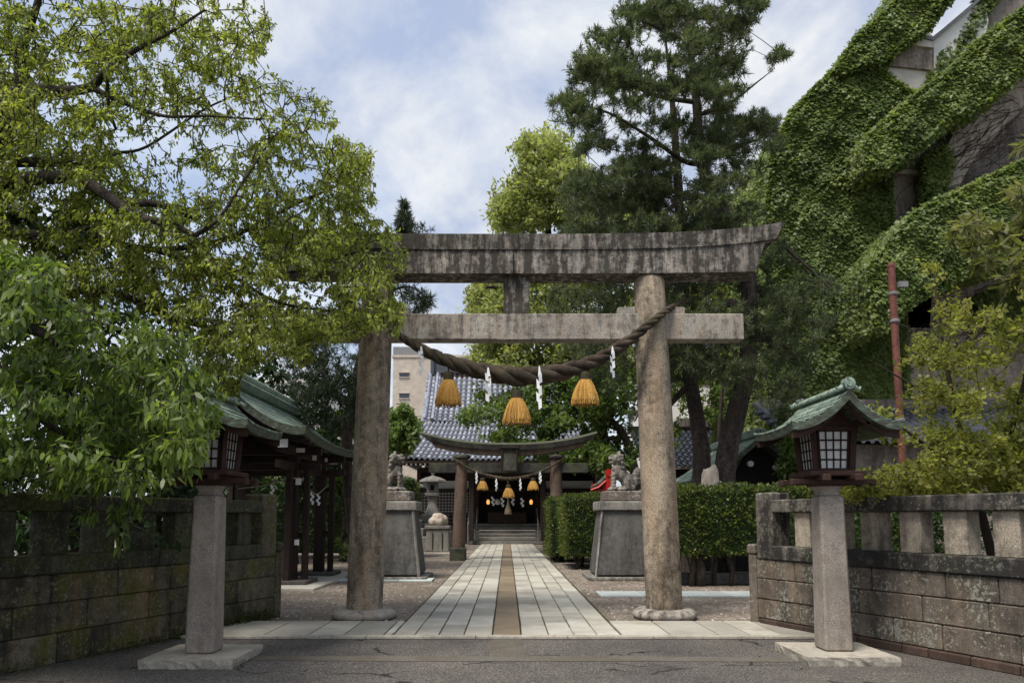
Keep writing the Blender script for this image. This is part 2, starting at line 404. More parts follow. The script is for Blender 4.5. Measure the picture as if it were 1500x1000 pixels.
# ---------------------------------------------------------------- vegetation tools
def unit(a): return a / (np.linalg.norm(a, axis=1, keepdims=True) + 1e-9)
def leaves(name, mat, B, D, L, W, parent=None, fold=.18, six=False, up=None, curl=0.0, **kw):
    """B base points, D directions, L lengths, W widths: one mesh of small folded leaves"""
    N = len(B); D = unit(D)
    if up is None: up = unit(rng.normal(0, .55, (N, 3)) + np.array([0, 0, 1.0]))
    Sd = unit(np.cross(D, up)); Nn = np.cross(Sd, D)
    L = np.broadcast_to(L, (N,))[:, None]; W = np.broadcast_to(W, (N,))[:, None]
    if not six:
        V = np.stack([B, B + D * L * .45 + Sd * W - Nn * W * fold, B + D * L - Nn * L * curl, B + D * L * .45 - Sd * W - Nn * W * fold], 1)
        Fc = (np.arange(N)[:, None, None] * 4 + np.array([[0, 1, 2], [0, 2, 3]])[None]).reshape(-1, 3)
    else:
        V = np.stack([B, B + D * L * .28 + Sd * W * .9 - Nn * W * fold, B + D * L * .66 + Sd * W * .7 - Nn * (W * fold + L * curl * .4), B + D * L - Nn * L * curl,
                      B + D * L * .66 - Sd * W * .7 - Nn * (W * fold + L * curl * .4), B + D * L * .28 - Sd * W * .9 - Nn * W * fold], 1)
        Fc = (np.arange(N)[:, None, None] * 6 + np.array([[0, 1, 2, 3], [0, 3, 4, 5]])[None]).reshape(-1, 4)
    V = V.reshape(-1, 3)
    if parent is not None: V = V - np.array(world_loc(parent))
    me = np_mesh(name, V, Fc)
    return link(name, me, mat, parent, **kw)

def inpoly(x, y, poly):
    r = np.zeros(len(x), bool); n = len(poly)
    for i in range(n):
        x0, y0 = poly[i]; x1, y1 = poly[(i + 1) % n]
        c = ((y0 > y) != (y1 > y)) & (x < (x1 - x0) * (y - y0) / ((y1 - y0) + 1e-12) + x0)
        r ^= c
    return r
def region(poly, Y0, Y1, n, lumps=0, sig=14, sigy=.3, thin=None, flat=.6):
    """points inside a measured outline, between the depths Y0..Y1, gathered in lumps"""
    xs = [p[0] for p in poly]; ys = [p[1] for p in poly]; out = []
    tot = 0
    if lumps:
        lx = rng.uniform(min(xs), max(xs), lumps * 8); ly = rng.uniform(min(ys), max(ys), lumps * 8)
        k = inpoly(lx, ly, poly)
        if thin is not None: k &= rng.random(len(lx)) < thin(lx, ly)
        lx = lx[k][:lumps]; ly = ly[k][:lumps]; lY = rng.uniform(Y0, Y1, len(lx)); lw = rng.uniform(.5, 1.5, len(lx)); lw /= lw.sum()
    while tot < n:
        if lumps:
            i = rng.choice(len(lx), n, p=lw); x = lx[i] + rng.normal(0, sig, n); y = ly[i] + rng.normal(0, sig * flat, n); Y = lY[i] + rng.normal(0, sigy, n)
        else:
            x = rng.uniform(min(xs), max(xs), n); y = rng.uniform(min(ys), max(ys), n); Y = rng.uniform(Y0, Y1, n)
        k = inpoly(x, y, poly)
        if thin is not None: k &= rng.random(n) < thin(x, y)
        out.append(Pn(x[k], y[k], Y[k])); tot += k.sum()
        if k.sum() == 0: break
    return np.concatenate(out)[:n]

def smooth_line(pts, k=5):
    """Catmull-Rom through (x,y,z,r)"""
    p = np.array(pts, float); q = np.vstack([2 * p[0] - p[1], p, 2 * p[-1] - p[-2]]); out = []
    for i in range(1, len(q) - 2):
        for t in np.linspace(0, 1, k, endpoint=False):
            a, b, c, d = q[i - 1], q[i], q[i + 1], q[i + 2]
            out.append(.5 * ((2 * b) + (c - a) * t + (2 * a - 5 * b + 4 * c - d) * t * t + (3 * b - a - 3 * c + d) * t ** 3))
    out.append(p[-1]); return np.array(out)

def limb(mb, pts, n=9, wob=.0):
    s = smooth_line(pts)
    if wob: s[1:-1, :3] += rng.normal(0, wob, (len(s) - 2, 3))
    mb.tube([Vector(q[:3]) for q in s], [max(.004, q[3]) for q in s], n)
    return s

def grow(skel, pts, step=.35, jit=.05, r0=.006, rmax=.06, sag=.0, power=.45, pull=.25):
    """joins every point to the nearest wood, making twigs that thicken towards the limb.
    returns twig mesh builder arrays (a,b,ra,rb) and direction of the last twig piece per point"""
    nodes = [tuple(q[:3]) for q in skel]; par = [-1] * len(nodes)
    cap = len(nodes) + len(pts) * 14 + 10
    A = np.full((cap, 3), 1e6); A[:len(nodes)] = np.array(nodes)[:, :3]; n = len(nodes); par = np.full(cap, -1)
    dd = np.array([np.min(np.linalg.norm(A[:n] - p, axis=1)) for p in pts]); order = np.argsort(dd)
    tip = np.zeros((len(pts), 3)); tipi = np.zeros(len(pts), int)
    depth = np.zeros(cap)
    for i in order:
        p = pts[i]; d = np.linalg.norm(A[:n] - p, axis=1) + pull * depth[:n] * .15
        j = int(np.argmin(d)); a = A[j].copy(); dist = np.linalg.norm(p - a); k = min(12, max(1, int(dist / step)))
        prev = j
        for s in range(1, k + 1):
            t = s / k; q = a + (p - a) * t
            if s < k: q = q + rng.normal(0, jit * min(1, dist), 3) + np.array([0, 0, sag * 4 * t * (1 - t) * dist])
            A[n] = q; par[n] = prev; depth[n] = depth[prev] + np.linalg.norm(q - A[prev]); prev = n; n += 1
        tipi[i] = prev; pv = A[par[prev]]; tip[i] = p - pv
    cnt = np.ones(n)
    for i in range(n - 1, len(skel) - 1, -1):
        if par[i] >= 0: cnt[par[i]] += cnt[i] * .5
    idx = np.arange(len(skel), n); a = A[par[idx]]; b = A[idx]
    rad = np.minimum(rmax, r0 * cnt ** power)
    rb = rad[idx]; pr = par[idx]; ra = np.where(pr >= len(skel), rad[np.maximum(pr, 0)], rb * 1.15); ra = np.minimum(ra, rb * 1.6)
    return (a, b, ra, rb), unit(tip)
def twigs_to(mb_arrays, sides=4):
    a, b, ra, rb = mb_arrays; N = len(a); d = unit(b - a); ref = np.where(np.abs(d[:, 2:3]) < .9, np.array([[0, 0, 1.0]]), np.array([[1.0, 0, 0]]))
    u = unit(np.cross(d, ref)); w = np.cross(d, u); V = []
    for k in range(sides):
        t = 2 * pi * k / sides; o = u * cos(t) + w * sin(t); V.append(a - d * ra[:, None] * .4 + o * ra[:, None]); V.append(b + o * rb[:, None])
    V = np.stack(V, 1).reshape(-1, 3); f = []
    for k in range(sides):
        l = (k + 1) % sides; f.append([2 * k, 2 * l, 2 * l + 1, 2 * k + 1])
    Fc = (np.arange(N)[:, None, None] * (2 * sides) + np.array(f)[None]).reshape(-1, 4)
    return V, Fc
def wood_obj(name, mat, mb, tw, parent, sides=4):
    """limbs (MB) and twigs in one mesh"""
    off = np.array(world_loc(parent)) if parent is not None else np.zeros(3)
    V1 = np.array([tuple(v) for v in mb.v]) if mb.v else np.zeros((0, 3)); V2, F2 = twigs_to(tw, sides)
    me = bpy.data.meshes.new(name)
    quads = [f for f in mb.f if len(f) == 4]
    V = np.vstack([V1, V2]) - off; Fc = np.vstack([np.array(quads).reshape(-1, 4), F2 + len(V1)]).astype(int)
    me = np_mesh(name, V, Fc); return link(name, me, mat, parent, smooth=True)
def clusters(pts, tips, k, spread=.6, droop=.5, back=.12, jit=.03):
    """k leaf bases and directions around each twig end"""
    N = len(pts); B = np.repeat(pts, k, 0); T = np.repeat(tips, k, 0)
    B = B - T * rng.uniform(0, back, (N * k, 1)) + rng.normal(0, jit, (N * k, 3))
    D = unit(T * (1 - spread) + rng.normal(0, spread, (N * k, 3)) + np.array([0, 0, -droop]))
    return B, D
def scatter_tree(name, label, cat, base, limbs, pts, leafmat_, barkmat, k, L, W, droop=.4, spread=.6, six=False, group=None, step=.35, jit=.05, r0=.006, rmax=.06, back=.15, cj=.04, leafname='crown', curl=.1, fold=.2, sag=0, sides=4):
    t = thing(name, label, cat, base, group)
    mb = MB(); sk = []
    for l in limbs: sk.append(limb(mb, l))
    sk = np.vstack(sk)
    sk2 = []
    for i in range(len(sk)): sk2.append(sk[i])
    tw, tips = grow(np.array(sk2), pts, step, jit, r0, rmax, sag)
    wood_obj('trunk', barkmat, mb, tw, t, sides)
    B, D = clusters(pts, tips, k, spread, droop, back, cj)
    Ls = L * rng.uniform(.65, 1.25, len(B)); leaves(leafname, leafmat_, B, D, Ls, Ls * W, t, six=six, curl=curl, fold=fold)
    return t
# ---------------------------------------------------------------- camera, sky, sun
cd = bpy.data.cameras.new('camera'); cam = bpy.data.objects.new('camera', cd); COL.objects.link(cam); S.camera = cam
cam.location = (0, 0, EYE); cam.rotation_euler = (pi / 2 + TH, 0, 0)
cd.sensor_width = 36; cd.lens = F / 1500 * 36; cd.shift_x = 7 / 1500; cd.shift_y = 152 / 1500; cd.clip_end = 2000; cd.clip_start = .05

SUN_EL, SUN_AZ = R(60), R(222)      # azimuth clockwise from +Y: behind the viewer, to the left
w = bpy.data.worlds.new('World'); S.world = w; w.use_nodes = True
nt = w.node_tree; bg = nt.nodes['Background']
sky = nt.nodes.new('ShaderNodeTexSky'); sky.sky_type = 'NISHITA'; sky.sun_disc = False; sky.sun_elevation = SUN_EL; sky.sun_rotation = SUN_AZ
sky.air_density = 1.2; sky.dust_density = 1.5; sky.ozone_density = 2.5
tc = nt.nodes.new('ShaderNodeTexCoord'); sep = nt.nodes.new('ShaderNodeSeparateXYZ'); nt.links.new(tc.outputs['Generated'], sep.inputs[0])
# project the view direction on a cloud layer
mx = nt.nodes.new('ShaderNodeMath'); mx.operation = 'ADD'; mx.inputs[1].default_value = .18; nt.links.new(sep.outputs['Z'], mx.inputs[0])
mm = nt.nodes.new('ShaderNodeMath'); mm.operation = 'MAXIMUM'; mm.inputs[1].default_value = .1; nt.links.new(mx.outputs[0], mm.inputs[0])
dv = nt.nodes.new('ShaderNodeVectorMath'); dv.operation = 'DIVIDE'; nt.links.new(tc.outputs['Generated'], dv.inputs[0])
cb = nt.nodes.new('ShaderNodeCombineXYZ'); [nt.links.new(mm.outputs[0], cb.inputs[i]) for i in range(3)]; nt.links.new(cb.outputs[0], dv.inputs[1])
mp = nt.nodes.new('ShaderNodeMapping'); mp.inputs['Location'].default_value = (2.3, 5.1, 0); mp.inputs['Scale'].default_value = (1, .75, 0); mp.inputs['Rotation'].default_value = (0, 0, R(25))
nt.links.new(dv.outputs[0], mp.inputs['Vector'])
def wn(scale, det, rough, dist=0):
    n = nt.nodes.new('ShaderNodeTexNoise'); n.inputs['Scale'].default_value = scale; n.inputs['Detail'].default_value = det
    n.inputs['Roughness'].default_value = rough; n.inputs['Distortion'].default_value = dist; nt.links.new(mp.outputs[0], n.inputs['Vector']); return n
n1 = wn(1.3, 8, .52, .4); n2 = wn(3.6, 9, .6, .2)
ad = nt.nodes.new('ShaderNodeMath'); ad.operation = 'MULTIPLY_ADD'; ad.inputs[1].default_value = .3; nt.links.new(n2.outputs['Fac'], ad.inputs[0]); nt.links.new(n1.outputs['Fac'], ad.inputs[2])
cr = nt.nodes.new('ShaderNodeValToRGB'); cr.color_ramp.elements[0].position = .50; cr.color_ramp.elements[0].color = (.62, .62, .62, 1)
cr.color_ramp.elements[1].position = .78; cr.color_ramp.elements[1].color = (.97, .97, .97, 1); nt.links.new(ad.outputs[0], cr.inputs['Fac'])
cr2 = nt.nodes.new('ShaderNodeValToRGB'); e = cr2.color_ramp.elements
e[0].position = .40; e[0].color = (2.2, 2.45, 3.1, 1); e[1].position = .66; e[1].color = (3.95, 4.0, 4.0, 1); nt.links.new(n2.outputs['Fac'], cr2.inputs['Fac'])
mixc = nt.nodes.new('ShaderNodeMix'); mixc.data_type = 'RGBA'; nt.links.new(cr.outputs['Color'], mixc.inputs[0]); nt.links.new(sky.outputs[0], mixc.inputs[6]); nt.links.new(cr2.outputs['Color'], mixc.inputs[7])
nt.links.new(mixc.outputs[2], bg.inputs['Color']); bg.inputs['Strength'].default_value = .12

sl = bpy.data.lights.new('sun', 'SUN'); sl.energy = 2.5; sl.angle = R(22); sl.color = (1, .93, .84)
sun = bpy.data.objects.new('sun', sl); COL.objects.link(sun)
sd = Vector((sin(SUN_AZ) * cos(SUN_EL), cos(SUN_AZ) * cos(SUN_EL), sin(SUN_EL)))
sun.rotation_euler = sd.to_track_quat('Z', 'Y').to_euler(); sun.location = (0, 0, 30)
S.view_settings.view_transform = 'Standard'; S.view_settings.look = 'None'; S.view_settings.gamma = 1; S.view_settings.exposure = 1.0

# ---------------------------------------------------------------- ground
m = MB(); m.add([(-400, -60, 0), (400, -60, 0), (400, 700, 0), (-400, 700, 0)], [(0, 1, 2, 3)]); struct(m.build('gravel_ground', M['gravel']))
m = MB(); m.add([(-60, -40, .004), (60, -40, .004), (60, 9.02, .004), (-60, 9.02, .004)], [(0, 1, 2, 3)]); struct(m.build('asphalt_road', M['asphalt']))
# joint bed under the paving
m = MB()
m.add([(-1.47, 9.05, .010), (1.47, 9.05, .010), (1.47, 39.6, .010), (-1.47, 39.6, .010)], [(0, 1, 2, 3)])
m.add([(-4.1, 9.05, .010), (-1.48, 9.05, .010), (-1.48, 10.42, .010), (-4.1, 10.42, .010)], [(0, 1, 2, 3)])
m.add([(1.48, 9.05, .010), (4.3, 9.05, .010), (4.3, 10.42, .010), (1.48, 10.42, .010)], [(0, 1, 2, 3)])
struct(m.build('paving_bed', M['joint']))
def slabs(name, mat, cols, y0, y1, lmin, lmax, seed, gap=.018, top=.03, wob=.004):
    r = random.Random(seed); m = MB()
    for a, b in cols:
        y = y0 - r.uniform(0, lmin * .6)
        while y < y1:
            l = r.uniform(lmin, lmax); ya = max(y, y0); yb = min(y + l, y1)
            if yb - ya > .06:
                dz = r.uniform(-wob, wob); g = gap * r.uniform(.5, 1.3)
                vs = [(a + g / 2, ya + g / 2), (b - g / 2, ya + g / 2), (b - g / 2, yb - g / 2), (a + g / 2, yb - g / 2)]
                t1, t2 = r.uniform(-.002, .002), r.uniform(-.002, .002)
                cx, cy, dx, dy = (a + b) / 2, (ya + yb) / 2, b - a - g, yb - ya - g
                if dx > .03 and dy > .03: m.box((cx, cy, top / 2 + .006 + dz), (dx, dy, top), bev=.005, rx=t1, ry=t2)
            y += l
    return struct(m.build(name, mat))
xs = [-1.43, -1.16, -.86, -.54, -.19]; cl = [(xs[i], xs[i + 1]) for i in range(4)]; xr = [.18, .52, .84, 1.13, 1.42]; crr = [(xr[i], xr[i + 1]) for i in range(4)]
slabs('approach_path', M['paving'], cl + crr, 9.16, 39.5, .45, .95, 3)
slabs('path_centre_strip', M['strip'], [(-.18, .17)], 9.16, 39.5, 1.4, 2.2, 5, gap=.006)
def cross(name, x0, x1, seed):
    r = random.Random(seed); m = MB(); x = x0
    while x < x1 - .05:
        l = min(r.uniform(.38, .62), x1 - x); g = .02
        m.box((x + l / 2, 9.77, .021), (l - g, 1.22, .03), bev=.005); x += l
    return struct(m.build(name, M['paving']))
cross('threshold_paving', -4.05, -1.44, 1); cross('threshold_paving', 1.44, 4.2, 2)
m = MB(); r_ = random.Random(4); x = -4.05
while x < 4.2:
    l = r_.uniform(1.0, 1.9); l = min(l, 4.2 - x); m.box((x + l / 2, 9.095, .022), (l - .008, .11, .036), bev=.005); x += l
struct(m.build('threshold_kerb', M['slab']))
# old trench patches in the asphalt
def ribbon(name, mat, pts, z):
    m = MB(); m.add([(x, y, z) for x, y in pts], [tuple(range(len(pts)))]); return struct(m.build(name, mat))
ribbon('trench_patch', M['patch'], [(-3.3, 7.72), (-1, 7.66), (1.5, 7.66), (3.05, 7.62), (3.05, 7.86), (1.4, 7.93), (-1, 7.93), (-3.2, 7.95)], .008)
ribbon('trench_patch', M['patch'], [(-.2, 7.94), (.20, 7.94), (.19, 9.02), (-.19, 9.02)], .0082)
# side paths
def sidepath(name, x0, x1, y0, y1, n, seed, mat):
    r = random.Random(seed); m = MB(); dx = (x1 - x0) / n
    for i in range(n): m.box((x0 + dx * (i + .5), (y0 + y1) / 2, .022), (dx - .012, y1 - y0 - .01, .04), bev=.006)
    return struct(m.build(name, mat))
sidepath('side_path', 1.75, 7.5, 13.6, 14.45, 7, 2, M['paving_blue'])
sidepath('side_path', -6.5, -1.75, 16.9, 17.6, 6, 3, M['paving_blue'])
sidepath('side_path', -5.2, -1.6, 29.6, 30.1, 5, 3, M['paving'])
# loose stones and litter on the gravel
def pebbles():
    N = 5200; x = rng.uniform(-8, 8, N); y = 10.4 + rng.random(N) ** 1.5 * 14
    k = (np.abs(x) > 1.5) & ~((x > 1.7) & (y > 13.5) & (y < 14.5)) & ~((x < -1.7) & (y > 16.8) & (y < 17.7)); x = x[k]; y = y[k]; N = len(x)
    s = rng.uniform(.008, .026, N)
    base = np.array([[0, 0, .8], [1, 0, 0], [.3, .9, 0], [-.8, .5, 0], [-.7, -.7, 0], [.4, -.9, 0]])
    a = rng.uniform(0, 6.28, N); ca, sa = np.cos(a), np.sin(a); V = np.zeros((N, 6, 3))
    V[..., 0] = base[:, 0] * ca[:, None] - base[:, 1] * sa[:, None]; V[..., 1] = base[:, 0] * sa[:, None] + base[:, 1] * ca[:, None]; V[..., 2] = base[:, 2]
    V *= (s[:, None, None] * rng.uniform(.6, 1.3, (N, 6, 1))); V[..., 0] += x[:, None]; V[..., 1] += y[:, None]; V[..., 2] += .001
    f = np.array([[0, i, i % 5 + 1] for i in range(1, 6)])
    me = np_mesh('loose_stones', V.reshape(-1, 3), (np.arange(N)[:, None, None] * 6 + f[None]).reshape(-1, 3))
    m = NT('pebble'); c = m.ramp(m.island(), [(0, (.10, .075, .055)), (.5, (.24, .20, .165)), (1, (.5, .46, .4))]); m.fin(c, .85)
    tag(link('loose_stones', me, m.m), 'small loose stones strewn over the gravel beside the path', 'gravel', kind='stuff')
pebbles()
def litter():
    N = 260; x = rng.uniform(-5, 5, N); y = rng.uniform(5.2, 16, N); k = (np.abs(x) < 3.3 + (11 - y) * .3); x = x[k]; y = y[k]; N = len(x)
    B = np.stack([x, y, np.where(y < 9.02, .010, .046) + rng.uniform(0, .004, N)], 1); D = rng.normal(0, 1, (N, 3)); D[:, 2] = 0.03
    o = leaves('fallen_leaves', leafmat('fallen_leaf', [(.10, .07, .03), (.3, .26, .14), (.5, .47, .38)], .1), B, D, rng.uniform(.012, .035, N), rng.uniform(.005, .012, N), up=np.tile([0, 0, 1.0], (N, 1)), fold=-.1)
    tag(o, 'pale fallen leaves and petals lying on asphalt and paving', 'leaf litter', kind='stuff')
litter()

# ---------------------------------------------------------------- boundary walls
def wall(name, label, A, B, mats, pick_s, pick_w, seed, pillar_s, quoin, footing=None):
    """wall from A (far end at the gate) to B (towards the viewer); s measured from A"""
    A = Vector((A[0], A[1], 0)); B = Vector((B[0], B[1], 0)); d = (B - A).normalized(); Lw = (B - A).length
    n = Vector((-d.y, d.x, 0));
    if n.x * (1 if A.x < 0 else -1) < 0: n = -n      # n points to the path side
    rz = math.atan2(d.y, d.x); r = random.Random(seed)
    t = thing(name, label, 'wall', A)
    def at(s, o, z): q = A + d * s + n * o; return (q.x, q.y, z)
    m = MB(); zc = [.0, .31, .62, .915]
    if footing: zc = [.10, .37, .65, .915]
    for i in range(3):
        s = -.0 - r.uniform(0, .4)
        while s < Lw:
            l = r.uniform(.55, .95); a = max(0, s); b = min(Lw, s + l)
            if b - a > .05:
                dz = .004 if i else 0
                m.box(at((a + b) / 2, -.15 + r.uniform(-.006, .006), (zc[i] + zc[i + 1]) / 2), (b - a - .008, .3, zc[i + 1] - zc[i] - .007), rz, bev=.012)
            s += l
    m.build('block_course', mats[0], t)
    m = MB(); m.box(at(Lw / 2, -.16, .46), (Lw - .03, .25, .9), rz); m.build('mortar_core', M['joint'], t)
    if footing:
        m = MB(); s = 0.05
        while s < Lw:
            l = r.uniform(.3, .6); m.box(at(s + l / 2, -.13, .05), (l - .01, .32, .098), rz, bev=.012); s += l
        m.build('footing', mats[3], t)
    def run(z0, z1, o, wd, name, s0, s1, l0=1.4, l1=2.2, mat=None):
        m = MB(); s = s0
        while s < s1 - .01:
            l = min(r.uniform(l0, l1), s1 - s); m.box(at(s + l / 2, o, (z0 + z1) / 2 + r.uniform(-.002, .002)), (l - .006, wd, z1 - z0), rz, bev=.014); s += l
        m.build(name, mat or mats[1], t)
    run(.918, 1.108, -.15, .36, 'coping', pillar_s[1] - .03, Lw)
    run(1.562, 1.738, -.15, .33, 'top_rail', pillar_s[1] - .06, Lw)
    for s in pick_s:
        if s + pick_w > Lw: continue
        m = MB(); m.box(at(s + pick_w / 2, -.15, 1.335), (pick_w, .21, .458), rz, bev=.008); m.build('baluster', mats[2], t)
    m = MB(); a, b = pillar_s; m.box(at((a + b) / 2, -.15, (.918 + 1.84) / 2), (b - a, .35, .925), rz, bev=.02); m.build('end_pillar', mats[4], t)
    m = MB(); m.box(at(-.075, -.13, .49), (.15, .30, .98), rz, bev=.02); m.box(at(-.075, -.13, 1.05), (.17, .33, .14), rz, bev=.02); m.build('quoin', mats[0], t)
    return t
AL, BL = (-3.50, 10.95), (-5.75, 4.3)
AR, BR = (3.52, 10.25), (5.9, 4.55)
wall('boundary_wall', 'dark mossy stone wall with short square balusters, left of the gate', AL, BL, [M['wall_left'], M['wall_left_cap'], M['wall_left_cap'], M['red_brick'], M['wall_left']],
     [.62 + .59 * i - .10 for i in range(11)], .29, 3, (.02, .36), True)
wall('boundary_wall', 'brown lichen spotted stone wall with pale square balusters, right of the gate', AR, BR, [M['wall_right'], M['wall_right_cap'], M['picket_right'], M['red_brick'], M['wall_right_cap']],
     [.70 + .525 * i for i in range(11)], .26, 9, (.04, .36), True, footing=True)
# moss along the foot of the left wall
def mossy():
    N = 5200; s = rng.random(N) * 6.5; A = np.array(AL); d = (np.array(BL) - A); d /= np.linalg.norm(d); nn = np.array([-d[1], d[0]]);
    if nn[0] < 0: nn = -nn
    dens = .5 + .5 * np.sin(s * 2.3) * np.sin(s * .9 + 1); k = rng.random(N) < np.clip(dens, .08, 1) * np.where(s < 2.4, 1, .45); s = s[k]; N = len(s)
    o = np.abs(rng.normal(0, .07, N)); q = A + s[:, None] * d + (o[:, None] + .005) * nn
    h = np.clip(.16 - o * 1.2, .0, 1) * rng.random(N) * np.where(s < 2.2, 1.1, .55)
    B = np.column_stack([q, h + .005]); D = rng.normal(0, .6, (N, 3)) + np.array([0, 0, .55])
    o = leaves('moss_tufts', leafmat('moss_leaf', [(.02, .028, .006), (.06, .075, .014), (.12, .13, .03)], .25), B, D, rng.uniform(.02, .05, N), rng.uniform(.006, .013, N))
    tag(o, 'dark green moss and weeds along the foot of the left wall', 'moss', kind='stuff')
mossy()
def weeds():
    N = 900; x = np.concatenate([rng.choice([-1.45, -1.16, -.86, -.54, .52, .84, 1.13, 1.43, 1.45], N)]) + rng.normal(0, .008, N); y = rng.choice(rng.uniform(9.2, 22, 60), N) + rng.normal(0, .12, N)
    k = (y > 9.15); x = x[k]; y = y[k]; N = len(x); B = np.column_stack([x, y, np.full(N, .03)]); D = rng.normal(0, .5, (N, 3)) + np.array([0, 0, .7])
    o = leaves('joint_grass', M['leaf_low'], B, D, rng.uniform(.012, .03, N), .005); tag(o, 'tiny grass growing in the joints of the path', 'grass', kind='stuff')
weeds()
# ---------------------------------------------------------------- great stone torii
def column(px0, px1, py0, py1, Yc, w0, w1, name='column', mat=None, parent=None, zt=None, segs=(0,), n=40):
    """round leaning column between measured foot and head centres; w in photo pixels"""
    a = G(px0, py0); a.y = Yc
    a = P(px0, py0, Yc); a.z = 0.0; b = P(px1, py1, Yc)
    if zt: b.z = zt
    r0 = w0 / 2 / F * Yc; r1 = w1 / 2 / F * Yc
    return a, b, r0, r1
YT = 10.9
tor = thing('stone_torii', 'huge weathered stone torii gate with black rain streaks spanning the path', 'torii gate', (0.1, YT, 0))
zl0 = P(753, 400, YT - .24).z           # underside of the lintel
cols = []
for (x0, x1) in ((533.5, 553), (973.5, 951.5)):
    fx = P(x0, 900, YT).x; hx = P(x1, 430, YT); k = (hx.x - fx) / (hx.z - .08)
    r0, r1 = .268, .236; prof = []; off = []
    zs = [.05, .10, .4, .9, 1.6, 2.4, 3.2, 3.9, 4.5, zl0 - .06, zl0 + .01]
    for z in zs:
        t = z / zl0; prof.append((r0 + (r1 - r0) * t + .010 * sin(pi * t), z)); off.append((k * (z - .08), 0))
    prof[-1] = (prof[-1][0] - .05, zl0 + .03)
    mc = MB(); mc.lathe((fx, YT, 0), prof, 44, off); mc.build('column', M['torii'], tor, smooth=50)
    cols.append((fx, k, r0, r1))
    mb = MB(); mb.lathe((fx, YT, 0), [(.43, .0), (.465, .03), (.475, .07), (.455, .11), (.40, .145), (.33, .155), (.25, .15)], 48)
    mb.build('foot_ring', M['torii_beam'], tor, smooth=50)
xc = .10
zk0 = P(753, 366, YT - .24).z; zk1 = P(753, 343, YT - .27).z
Xe = P(1150, 325, YT - .27).x - xc
lift = P(1150, 325, YT - .27).z - zk1
def lift_at(x): t = abs(x) / Xe; return lift * (.12 * t ** 2 + .88 * t ** 4.2)
def beam(z0, z1, x_bot, x_top, d0, d1, peak=0.0, nseg=40, lf=1.0):
    m = MB(); rows = []
    for i in range(nseg + 1):
        t = -1 + 2 * i / nseg; xb, xt = xc + t * x_bot, xc + t * x_top; lb, lt = lift_at(xb - xc) * lf, lift_at(xt - xc)
        rows.append([(xb, YT - d0, z0 + lb), (xt, YT - d1, z1 + lt), (xt, YT, z1 + lt + peak), (xt, YT + d1, z1 + lt), (xb, YT + d0, z0 + lb), (xb, YT - d0, z0 + lb)])
    m.grid(rows); m.add([rows[0][k] for k in range(5)], [(0, 1, 2, 3, 4)]); m.add([rows[-1][k] for k in range(5)], [(4, 3, 2, 1, 0)]); return m
xsb = P(1107, 405, YT - .24).x - xc; xst = P(1122, 370, YT - .24).x - xc
mt = beam(zl0, zk0 - .004, xsb, xst, .235, .24, 0, lf=.25)
lin = mt.build('lower_lintel', M['torii_top'], tor)
xkb = P(1137, 352, YT - .27).x - xc
mt = beam(zk0, zk1, xkb, Xe, .262, .285, .05); mt.build('upper_lintel', M['torii_top'], tor)
# joint slits in the lintel
for x, za_, zb_, yo in ((P(752, 380, YT - .24).x, zl0, zk0, .243), (P(760, 355, YT - .24).x, zk0, zk1, .277)):
    m = MB(); m.box((x, YT - yo, (za_ + zb_) / 2), (.013, .02, zb_ - za_ - .02)); m.build('joint_slit', M['black'], lin)
zn0, zn1 = P(840, 497, YT - .13).z, P(840, 459, YT - .13).z; xn = P(1090, 480, YT - .13).x
m = MB(); m.box(((xc + xn + .0 + .26) / 2 - .0, YT, (zn0 + zn1) / 2), (xn - .26 - xc, .26, zn1 - zn0), bev=.012)
m.box((xc + xc - (xc + xn + .26) / 2, YT, (zn0 + zn1) / 2), (xn - .26 - xc, .26, zn1 - zn0), bev=.012)
m.box((xc, YT, (zn0 + zn1) / 2 - .001), (.53, .256, zn1 - zn0 - .004), bev=.004); m.build('tie_beam', M['torii_beam'], tor)
m = MB(); xg = P(756.5, 430, YT - .12).x; m.box((xg, YT, (zn1 + zl0) / 2), (.40, .24, zl0 - zn1 + .02), bev=.012); m.build('centre_strut', M['torii_top'], tor)
for fx, k, r0, r1 in cols:
    cx = fx + k * zn1
    for s in (-1, 1):
        m = MB(); m.box((cx + s * .38, YT, zn1 + .055), (.28, .18, .125), bev=.01, ry=s * .05); m.build('wedge', M['torii_beam'], tor)

# ---------------------------------------------------------------- sacred rope of the torii
def twist(name, mat, pts, rads, parent, strands=3, pitch=.42, n=10, hair=0):
    s = smooth_line([(p[0], p[1], p[2], r) for p, r in zip(pts, rads)], 14)
    # resample by length
    d = np.r_[0, np.cumsum(np.linalg.norm(np.diff(s[:, :3], axis=0), axis=1))]
    q = np.linspace(0, d[-1], int(d[-1] / .03)); s = np.stack([np.interp(q, d, s[:, i]) for i in range(4)], 1)
    ph = 0; m = MB(); st = [[] for _ in range(strands)]; rr = []
    up = Vector((0, 0, 1)); prev = None
    for i in range(len(s)):
        a = Vector(s[max(0, i - 1)][:3]); b = Vector(s[min(len(s) - 1, i + 1)][:3]); t = (b - a).normalized()
        if prev is None: u = t.cross(up).normalized()
        else: u = (prev - t * prev.dot(t)).normalized()
        prev = u; v = t.cross(u); r = s[i][3]; ph += .03 / (pitch * max(.35, r / .12)) * 2 * pi * .5
        for k in range(strands):
            an = ph + 2 * pi * k / strands; st[k].append(Vector(s[i][:3]) + (u * cos(an) + v * sin(an)) * r * .48)
        rr.append(r * .56)
    for k in range(strands): m.tube(st[k], rr, n)
    o = m.build(name, mat, parent, smooth=True)
    return o, s
YR = YT - .10
